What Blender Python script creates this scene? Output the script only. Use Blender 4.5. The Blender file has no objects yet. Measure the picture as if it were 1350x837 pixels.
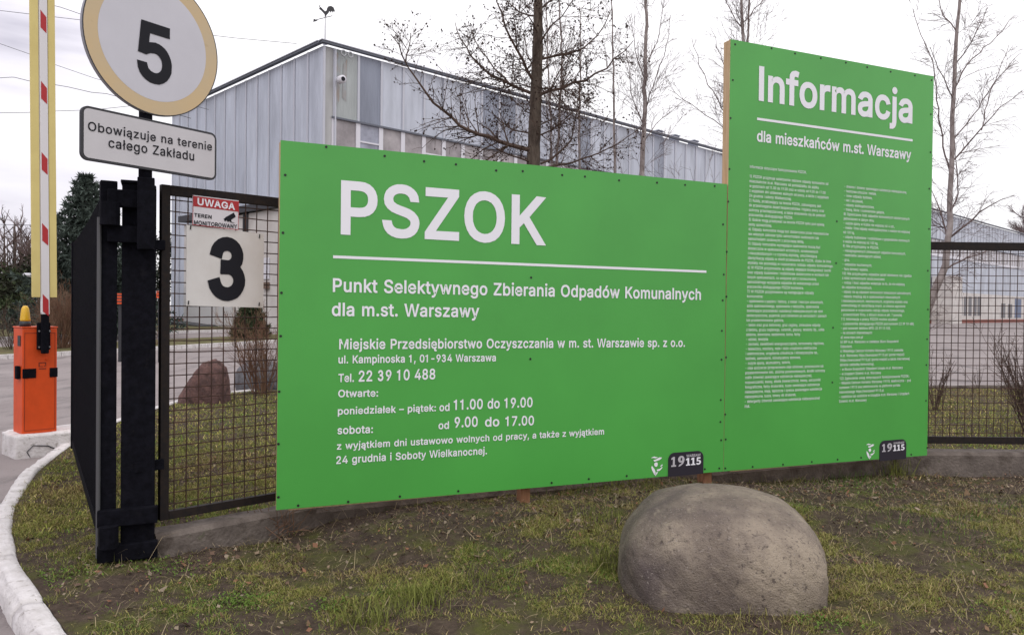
import bpy, bmesh, math, random
import numpy as np
from mathutils import Matrix, Vector

random.seed(7)
rng = np.random.default_rng(7)
sc = bpy.context.scene
COL = sc.collection

# ------------------------------------------------------------------ camera
PITCH, ROLL, EYE, FPX = math.radians(-.58), .010, 1.5, 1033.0
FW = np.array([0, math.cos(PITCH), math.sin(PITCH)])
_u = np.array([0, -math.sin(PITCH), math.cos(PITCH)]); _r = np.array([1., 0, 0])
RT = _r*math.cos(ROLL) + _u*math.sin(ROLL)
UP = -_r*math.sin(ROLL) + _u*math.cos(ROLL)
CAM = np.array([0, 0, EYE])
cd = bpy.data.cameras.new('camera'); co = bpy.data.objects.new('camera', cd); COL.objects.link(co)
cd.sensor_width = 36; cd.lens = 36*FPX/1350; cd.clip_start = .05; cd.clip_end = 2000
m = Matrix.Identity(4)
for i in range(3):
    m[i][0] = RT[i]; m[i][1] = UP[i]; m[i][2] = -FW[i]; m[i][3] = CAM[i]
co.matrix_world = m
sc.camera = co

# ------------------------------------------------------------------ sky, sun, exposure
SUN_EL, SUN_AZ = math.radians(50), math.radians(196)     # soft sun behind the overcast, behind the viewer
wd = bpy.data.worlds.new('World'); sc.world = wd; wd.use_nodes = True
nt = wd.node_tree; nt.nodes.clear()
def N(t, **k):
    n = nt.nodes.new(t)
    for a, b in k.items(): setattr(n, a, b)
    return n
out = N('ShaderNodeOutputWorld'); bg = N('ShaderNodeBackground'); bg.inputs['Strength'].default_value = .1
sky = N('ShaderNodeTexSky', sky_type='NISHITA', sun_disc=False); sky.sun_elevation = SUN_EL; sky.sun_rotation = SUN_AZ
tc = N('ShaderNodeTexCoord'); sep = N('ShaderNodeSeparateXYZ'); nt.links.new(tc.outputs['Generated'], sep.inputs[0])
mp = N('ShaderNodeMapping'); mp.inputs['Scale'].default_value = (1.5, 1.5, 8.5); nt.links.new(tc.outputs['Generated'], mp.inputs[0])
no = N('ShaderNodeTexNoise'); no.inputs['Scale'].default_value = 1.5; no.inputs['Detail'].default_value = 6; no.inputs['Roughness'].default_value = .5
nt.links.new(mp.outputs[0], no.inputs['Vector'])
# bank of greyer cloud lies towards -X, thinner bright cloud towards +X
ma = N('ShaderNodeMath', operation='MULTIPLY_ADD'); ma.inputs[1].default_value = .75; ma.inputs[2].default_value = .47
nt.links.new(sep.outputs['X'], ma.inputs[0])
mb = N('ShaderNodeMath', operation='ADD'); nt.links.new(ma.outputs[0], mb.inputs[0])
mh = N('ShaderNodeMath', operation='MULTIPLY_ADD'); mh.inputs[1].default_value = 1.35; mh.inputs[2].default_value = -.30
nt.links.new(no.outputs['Fac'], mh.inputs[0]); nt.links.new(mh.outputs[0], mb.inputs[1])
cr = N('ShaderNodeValToRGB'); e = cr.color_ramp.elements
e[0].position = .18; e[0].color = (.48, .46, .54, 1); e[1].position = .62; e[1].color = (1, .98, 1, 1)
x = cr.color_ramp.elements.new(.38); x.color = (.80, .77, .84, 1)
nt.links.new(mb.outputs[0], cr.inputs[0])
sca = N('ShaderNodeVectorMath', operation='SCALE'); sca.inputs['Scale'].default_value = 11.2
zb = N('ShaderNodeMath', operation='MULTIPLY_ADD'); zb.inputs[1].default_value = 8.; zb.inputs[2].default_value = 10.9; zb.use_clamp = False
nt.links.new(sep.outputs['Z'], zb.inputs[0]); nt.links.new(zb.outputs[0], sca.inputs['Scale']); nt.links.new(cr.outputs[0], sca.inputs[0])
mx = N('ShaderNodeMix', data_type='RGBA'); mx.inputs[0].default_value = .93
nt.links.new(sky.outputs[0], mx.inputs[6]); nt.links.new(sca.outputs[0], mx.inputs[7])
nt.links.new(mx.outputs[2], bg.inputs['Color']); nt.links.new(bg.outputs[0], out.inputs['Surface'])
sl = bpy.data.lights.new('sun', 'SUN'); sl.energy = .7; sl.angle = math.radians(35); sl.color = (1, .97, .93)
so = bpy.data.objects.new('sun', sl); COL.objects.link(so)
sd = Vector((math.sin(SUN_AZ)*math.cos(SUN_EL), math.cos(SUN_AZ)*math.cos(SUN_EL), math.sin(SUN_EL)))
so.rotation_euler = sd.to_track_quat('Z', 'Y').to_euler(); so.location = (0, -5, 12)
vs = sc.view_settings; vs.view_transform = 'Standard'; vs.look = 'None'; vs.exposure = 0; vs.gamma = 1; vs.use_curve_mapping = False

# ------------------------------------------------------------------ measuring helpers
def ray(x, y): return FW + RT*(x-675)/FPX - UP*(y-418.5)/FPX
def at(x, y, Y): d = ray(x, y); return CAM + d*(Y/d[1])
def ground(x, y, z=0.): d = ray(x, y); return CAM + d*((z-EYE)/d[2])
class Plane:                                    # upright plane: origin, direction d, normal n towards the camera
    def __init__(s, O, d):
        s.O = np.array(O, float); s.d = np.array(d, float)/np.linalg.norm(d); s.n = np.array([s.d[1], -s.d[0], 0])
    def sz(s, x, y):
        v = ray(x, y); t = ((s.O-CAM)@s.n)/(v@s.n); P = CAM+v*t
        return (P-s.O)@s.d, P[2]
    def w(s, a, z, off=0.): return s.O + s.d*a + s.n*off + np.array([0, 0, z-s.O[2]])
    def mat(s, a=0, z=0, off=0):                # local x along d, y outwards to the back, z up
        p = s.w(a, z, off); M = Matrix.Identity(4)
        for i in range(3): M[i][0] = s.d[i]; M[i][1] = -s.n[i]; M[i][2] = (0, 0, 1)[i]; M[i][3] = p[i]
        return M
def sm(a, b, x): t = np.clip((x-a)/(b-a), 0, 1); return t*t*(3-2*t)
def _h(i, j, s): 
    v = np.sin(i*127.1+j*311.7+s*74.7)*43758.5453
    return v-np.floor(v)
def vn(x, y, s=0):
    x = np.asarray(x, float); y = np.asarray(y, float)
    i = np.floor(x); j = np.floor(y); u = x-i; v = y-j; u = u*u*(3-2*u); v = v*v*(3-2*v)
    return (_h(i, j, s)*(1-u)+_h(i+1, j, s)*u)*(1-v) + (_h(i, j+1, s)*(1-u)+_h(i+1, j+1, s)*u)*v
def fbm(x, y, s=0, o=4):
    r = 0; a = .5; t = 0
    for k in range(o): r = r+a*vn(np.asarray(x)*2**k+k*17.3, np.asarray(y)*2**k-k*9.1, s+k); t += a; a *= .5
    return r/t

# ------------------------------------------------------------------ materials
def mat(name, col, rough=.7, spec=.3, metal=0, var=0., scale=8., col2=None, lo=.35, hi=.65, bump=0., bscale=60., detail=6, attr=None, stretch=None):
    m = bpy.data.materials.new(name); m.use_nodes = True; t = m.node_tree; L = t.links.new
    b = t.nodes['Principled BSDF']; b.inputs['Roughness'].default_value = rough
    b.inputs['Specular IOR Level'].default_value = spec; b.inputs['Metallic'].default_value = metal
    c = (*col, 1); b.inputs['Base Color'].default_value = c
    tcn = t.nodes.new('ShaderNodeTexCoord'); vec = tcn.outputs['Object']
    if stretch:
        mp = t.nodes.new('ShaderNodeMapping'); mp.inputs['Scale'].default_value = stretch; L(vec, mp.inputs[0]); vec = mp.outputs[0]
    src = None
    if attr:
        a = t.nodes.new('ShaderNodeAttribute'); a.attribute_name = attr; src = a.outputs['Color']
    if col2 is not None or var:
        n = t.nodes.new('ShaderNodeTexNoise'); n.inputs['Scale'].default_value = scale; n.inputs['Detail'].default_value = detail; n.inputs['Roughness'].default_value = .6
        L(vec, n.inputs['Vector'])
        r = t.nodes.new('ShaderNodeMapRange'); r.inputs[1].default_value = lo; r.inputs[2].default_value = hi; L(n.outputs['Fac'], r.inputs[0])
        x = t.nodes.new('ShaderNodeMix'); x.data_type = 'RGBA'; L(r.outputs[0], x.inputs[0])
        if col2 is None:
            x.inputs[6].default_value = (1-var, 1-var, 1-var, 1); x.inputs[7].default_value = (1+var, 1+var, 1+var, 1)
            y = t.nodes.new('ShaderNodeMix'); y.data_type = 'RGBA'; y.blend_type = 'MULTIPLY'; y.inputs[0].default_value = 1
            if src: L(src, y.inputs[6])
            else: y.inputs[6].default_value = c
            L(x.outputs[2], y.inputs[7]); src = y.outputs[2]
        else:
            x.inputs[6].default_value = c; x.inputs[7].default_value = (*col2, 1); src = x.outputs[2]
    if src: L(src, b.inputs['Base Color'])
    if bump:
        n2 = t.nodes.new('ShaderNodeTexNoise'); n2.inputs['Scale'].default_value = bscale; n2.inputs['Detail'].default_value = 5; L(vec, n2.inputs['Vector'])
        bp = t.nodes.new('ShaderNodeBump'); bp.inputs['Strength'].default_value = bump; bp.inputs['Distance'].default_value = .02
        L(n2.outputs['Fac'], bp.inputs['Height']); L(bp.outputs[0], b.inputs['Normal'])
    return m
def layer(m, col, scale, lo, hi, seed=0., stretch=(1, 1, 1), detail=8):
    """adds a further layer of patchy colour (dirt, moss, wear) over a material's base colour"""
    t = m.node_tree; L = t.links.new; b = t.nodes['Principled BSDF']; ip = b.inputs['Base Color']
    x = t.nodes.new('ShaderNodeMix'); x.data_type = 'RGBA'
    if ip.links: L(ip.links[0].from_socket, x.inputs[6])
    else: x.inputs[6].default_value = ip.default_value
    x.inputs[7].default_value = (*col, 1)
    tcn = t.nodes.new('ShaderNodeTexCoord'); mp = t.nodes.new('ShaderNodeMapping'); mp.inputs['Location'].default_value = (seed, seed*.7, seed*.3); mp.inputs['Scale'].default_value = stretch
    L(tcn.outputs['Object'], mp.inputs[0])
    n = t.nodes.new('ShaderNodeTexNoise'); n.inputs['Scale'].default_value = scale; n.inputs['Detail'].default_value = detail; n.inputs['Roughness'].default_value = .65; L(mp.outputs[0], n.inputs['Vector'])
    r = t.nodes.new('ShaderNodeMapRange'); r.inputs[1].default_value = lo; r.inputs[2].default_value = hi; L(n.outputs['Fac'], r.inputs[0])
    L(r.outputs[0], x.inputs[0]); L(x.outputs[2], ip)
    return m

# ------------------------------------------------------------------ mesh helpers
class MB:
    def __init__(s): s.v = []; s.f = []; s.c = []
    def add(s, vs, fs, col=None):
        o = len(s.v); s.v.extend([tuple(map(float, p)) for p in vs]); s.f.extend([tuple(i+o for i in f) for f in fs])
        if col is not None: s.c.extend([(*col, 1)]*len(vs))
        return s
    def box(s, x0, x1, y0, y1, z0, z1, M=None, col=None, bev=0.):
        if bev > 0:
            b = min(bev, abs(x1-x0)*.45, abs(y1-y0)*.45, abs(z1-z0)*.45); vs = []
            bm = bmesh.new(); bmesh.ops.create_cube(bm, size=1)
            for v in bm.verts: v.co = Vector(((x0+x1)/2+v.co.x*(x1-x0), (y0+y1)/2+v.co.y*(y1-y0), (z0+z1)/2+v.co.z*(z1-z0)))
            bmesh.ops.bevel(bm, geom=bm.edges[:], offset=b, segments=2, profile=.6, affect='EDGES')
            bm.verts.index_update(); vs = [v.co.copy() for v in bm.verts]; fs = [tuple(v.index for v in f.verts) for f in bm.faces]; bm.free()
        else:
            vs = [Vector(p) for p in ((x0,y0,z0),(x1,y0,z0),(x1,y1,z0),(x0,y1,z0),(x0,y0,z1),(x1,y0,z1),(x1,y1,z1),(x0,y1,z1))]
            fs = [(0,3,2,1),(4,5,6,7),(0,1,5,4),(1,2,6,5),(2,3,7,6),(3,0,4,7)]
        if M is not None: vs = [M @ p for p in vs]
        return s.add(vs, fs, col)
    def tube(s, P, R, n=6, cap=True, col=None):
        P = np.asarray(P, float); k = len(P)
        if n == 3 and not cap: return s.twig(P, R)
        if np.isscalar(R): R = [R]*k
        T = np.gradient(P, axis=0); T /= np.linalg.norm(T, axis=1)[:, None]+1e-12
        a = np.array([0, 0, 1.]) if abs(T[0][2]) < .9 else np.array([1., 0, 0])
        vs = []
        for i in range(k):
            b = a - T[i]*(a@T[i]); b /= np.linalg.norm(b)+1e-12; c = np.cross(T[i], b); a = b
            for j in range(n):
                t = 2*math.pi*j/n; vs.append(P[i]+(b*math.cos(t)+c*math.sin(t))*R[i])
        fs = [(i*n+j, i*n+(j+1) % n, (i+1)*n+(j+1) % n, (i+1)*n+j) for i in range(k-1) for j in range(n)]
        if cap: fs += [tuple(range(n-1, -1, -1)), tuple((k-1)*n+j for j in range(n))]
        return s.add(vs, fs, col)
    def twig(s, P, R):                                # quick three sided tube for thin shoots
        k = len(P); R = np.broadcast_to(R, k); d = P[-1]-P[0]; x, y, z = d; h = math.sqrt(x*x+y*y)+1e-9; L = math.sqrt(x*x+y*y+z*z)+1e-9
        a = np.array([-y/h, x/h, 0.]); b = np.array([-x*z/(h*L), -y*z/(h*L), h/L])
        V = np.stack([P+R[:, None]*a, P+R[:, None]*(-.5*a+.866*b), P+R[:, None]*(-.5*a-.866*b)], 1).reshape(-1, 3)
        o = len(s.v); s.v.extend(map(tuple, V.tolist()))
        for i in range(o, o+3*(k-1), 3): s.f += [(i, i+1, i+4, i+3), (i+1, i+2, i+5, i+4), (i+2, i, i+3, i+5)]
        return s
    def prism(s, poly, y0, y1, M=None, col=None):       # outline in x,z given thickness along y
        n = len(poly); vs = [Vector((p[0], y0, p[1])) for p in poly]+[Vector((p[0], y1, p[1])) for p in poly]
        if M is not None: vs = [M @ p for p in vs]
        fs = [tuple(range(n)), tuple(range(2*n-1, n-1, -1))]+[(i, i+n, (i+1) % n+n, (i+1) % n) for i in range(n)]
        return s.add(vs, fs, col)
    def build(s, name, material, parent=None, smooth=False, loc=None):
        me = bpy.data.meshes.new(name)
        vs = s.v
        if loc is not None: vs = [(p[0]-loc[0], p[1]-loc[1], p[2]-loc[2]) for p in vs]
        me.from_pydata(vs, [], s.f)
        if s.c:
            a = me.color_attributes.new('Col', 'FLOAT_COLOR', 'POINT'); a.data.foreach_set('color', np.array(s.c, np.float32).ravel())
        return link(name, me, material, parent, smooth, loc)
def link(name, me, material, parent=None, smooth=False, loc=None):
    me.materials.append(material)
    if smooth: me.polygons.foreach_set('use_smooth', [True]*len(me.polygons))
    me.update()
    o = bpy.data.objects.new(name, me); COL.objects.link(o)
    if loc is not None: o.location = loc
    if parent is not None:
        o.parent = parent; o.matrix_parent_inverse = WM[parent.name].inverted() if parent.name in WM else Matrix.Identity(4)
    WM[o.name] = Matrix.Translation(loc) if loc is not None else Matrix.Identity(4)
    return o
WM = {}
def thing(name, label, cat, loc, group=None):
    o = bpy.data.objects.new(name, None); COL.objects.link(o); o.location = loc; o.empty_display_size = .2
    WM[o.name] = Matrix.Translation(Vector(loc)); return tag(o, label, cat, group)
def tag(o, label, cat, group=None):
    o['label'] = label; o['category'] = cat
    if group: o['group'] = group
    return o
def struct(o, kind='structure'): o['kind'] = kind; return o
def bulk(name, V, F, C, material):                       # big triangle meshes straight from arrays
    me = bpy.data.meshes.new(name); me.vertices.add(len(V)); me.vertices.foreach_set('co', V.astype(np.float32).ravel())
    k = F.shape[1]; me.loops.add(F.size); me.loops.foreach_set('vertex_index', F.astype(np.int32).ravel())
    me.polygons.add(len(F)); me.polygons.foreach_set('loop_start', np.arange(0, F.size, k, dtype=np.int32))
    me.update(calc_edges=True)
    if C is not None:
        a = me.color_attributes.new('Col', 'FLOAT_COLOR', 'POINT'); a.data.foreach_set('color', np.c_[C, np.ones(len(C))].astype(np.float32).ravel())
    return link(name, me, material)

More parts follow.
